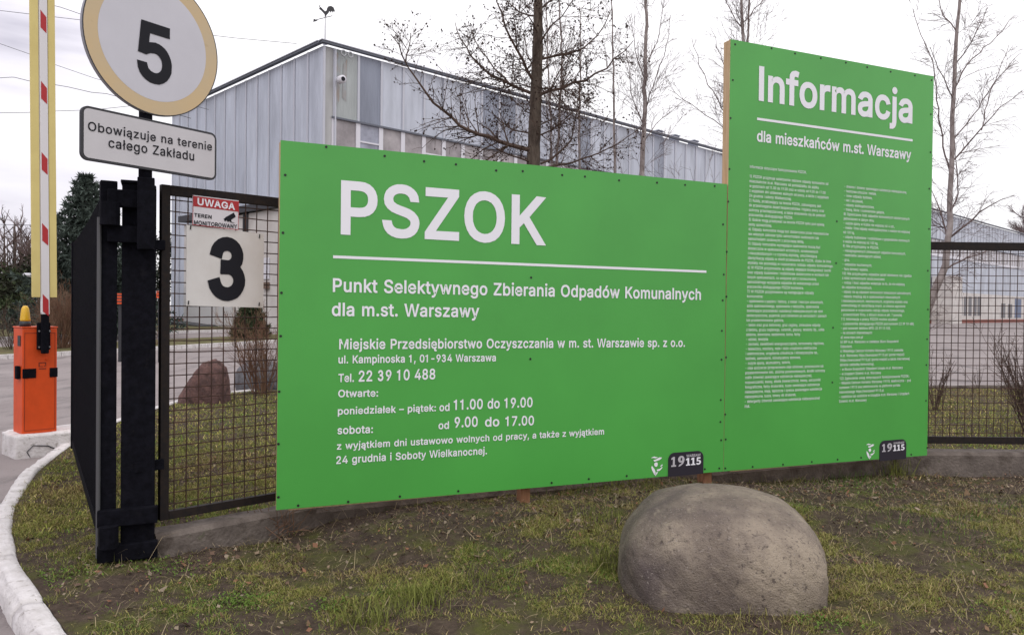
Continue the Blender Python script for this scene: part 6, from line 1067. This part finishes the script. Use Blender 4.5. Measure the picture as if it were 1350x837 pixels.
# clover-like low leaves: bright patches
def leaves(X, Y, S_, col, up=.012, flat=.35):
    n = len(X); Z = tz(X, Y)+rng.uniform(.0, up, n); a = rng.uniform(0, 6.283, n); t1 = rng.normal(size=n)*flat; t2 = rng.normal(size=n)*flat
    ux, uy = np.cos(a)*S_, np.sin(a)*S_; vx, vy = -np.sin(a)*S_*.62, np.cos(a)*S_*.62
    V = np.stack([np.c_[X-ux, Y-uy, Z-t1*S_], np.c_[X-.1*ux+vx, Y-.1*uy+vy, Z+t2*S_], np.c_[X+ux, Y+uy, Z+t1*S_+.3*S_], np.c_[X-.1*ux-vx, Y-.1*uy-vy, Z-t2*S_*.5]], 1).reshape(-1, 3)
    i = np.arange(n)[:, None]*4; return V, np.concatenate([i+[0, 1, 2], i+[0, 2, 3]], 0), np.repeat(col, 4, 0)
P = []
for px, py, k, r_ in ((312, 792, 520, .10), (435, 796, 140, .06), (180, 735, 200, .1), (1345, 800, 250, .15), (1120, 640, 400, .2), (1090, 822, 260, .08), (75, 760, 300, .12), (215, 750, 260, .12)):
    p = ground(px, py, 0); x = p[0]+rng.normal(size=k)*r_; y = p[1]+rng.normal(size=k)*r_*.7; q = x > xl(y)+.05; x, y = x[q], y[q]; P.append(leaves(x, y, rng.uniform(.004, .009, len(x)), GRN*[1.15, 1.1, .9]*rng.uniform(.6, 1.3, (len(x), 1)), .03, .5))
V = np.concatenate([p[0] for p in P]); C = np.concatenate([p[2] for p in P]); o_ = np.cumsum([0]+[len(p[0]) for p in P[:-1]]); F = np.concatenate([p[1]+o for p, o in zip(P, o_)])
struct(bulk('ground_cover', V, F, C, M_grass), 'stuff')
# dead leaves, straw and crumbs
n = 20000; y = 2.8+5.4*np.sqrt(rng.uniform(size=n)); x = rng.uniform(-1, 1, n)*y*.70; dist = bd(x, y)
keep = (x > xl(y)+.08) & (rng.uniform(size=n) < np.clip(.16+.9*np.exp(-((dist-.15)/.35)**2)+.25*(fbm(x*.8, y*.8, 51, 2) > .55), 0, 1)) & ((x-1.165)**2/.30+(y-4.40)**2/.31 > 1) & ~((dist < -.3) & (x > -1.2) & (x < 4.))
x, y = x[keep], y[keep]; n = len(x); kind = rng.integers(0, 5, n); lc = np.array([[.16, .10, .06], [.22, .16, .11], [.11, .07, .05], [.24, .19, .14], [.20, .10, .06]])[kind]*rng.uniform(.7, 1.2, (n, 1))
L1 = leaves(x, y, rng.gamma(3, .0026, n)+.003, lc, .02, .4)
big = rng.integers(0, n, 26); L2 = leaves(x[big], y[big], rng.uniform(.015, .03, 26), np.array([.26, .20, .15])*rng.uniform(.5, 1.2, (26, 1)), .03, .4)
V = np.concatenate([L1[0], L2[0]]); F = np.concatenate([L1[1], L2[1]+len(L1[0])]); C = np.concatenate([L1[2], L2[2]])
struct(bulk('leaf_litter', V, F, C, M_grass), 'stuff')
n = 18000; y = 2.8+5.6*np.sqrt(rng.uniform(size=n)); x = rng.uniform(-1, 1, n)*y*.7; keep = (x > xl(y)+.1) & ((x-1.165)**2/.30+(y-4.40)**2/.31 > 1) & (bd(x, y) > -.3); x, y = x[keep], y[keep]; n = len(x)
V, F, C = blades('s', x, y, rng.gamma(4, .02, n), rng.uniform(.0009, .0019, n), 2.1, np.array([.33, .26, .16])*rng.uniform(.5, 1.15, (n, 1)), z=tz(x, y)+.012)
struct(bulk('straw', V, F, C, M_grass), 'stuff')
# bare dry weed stalks at the edging
a = ground(365, 705, 0); b = MB(); t = thing('dry_weed', 'reddish dry weed stalks against the concrete edging left of the wide board', 'weed', (a[0], a[1], 0))
for i in range(16):
    d = np.array([rng.normal()*.5, rng.normal()*.3, 1.]); shoot(b, np.array([a[0]+rng.normal()*.08, a[1]+rng.normal()*.03, -.01]), d, rng.uniform(.12, .28), .003, 1, [(0, 0, 0, 0, 0), (9, .5, .7, -.1, .14), (0, .5, .5, 0, .2)])
b.build('stalks', M_redtwig, t)
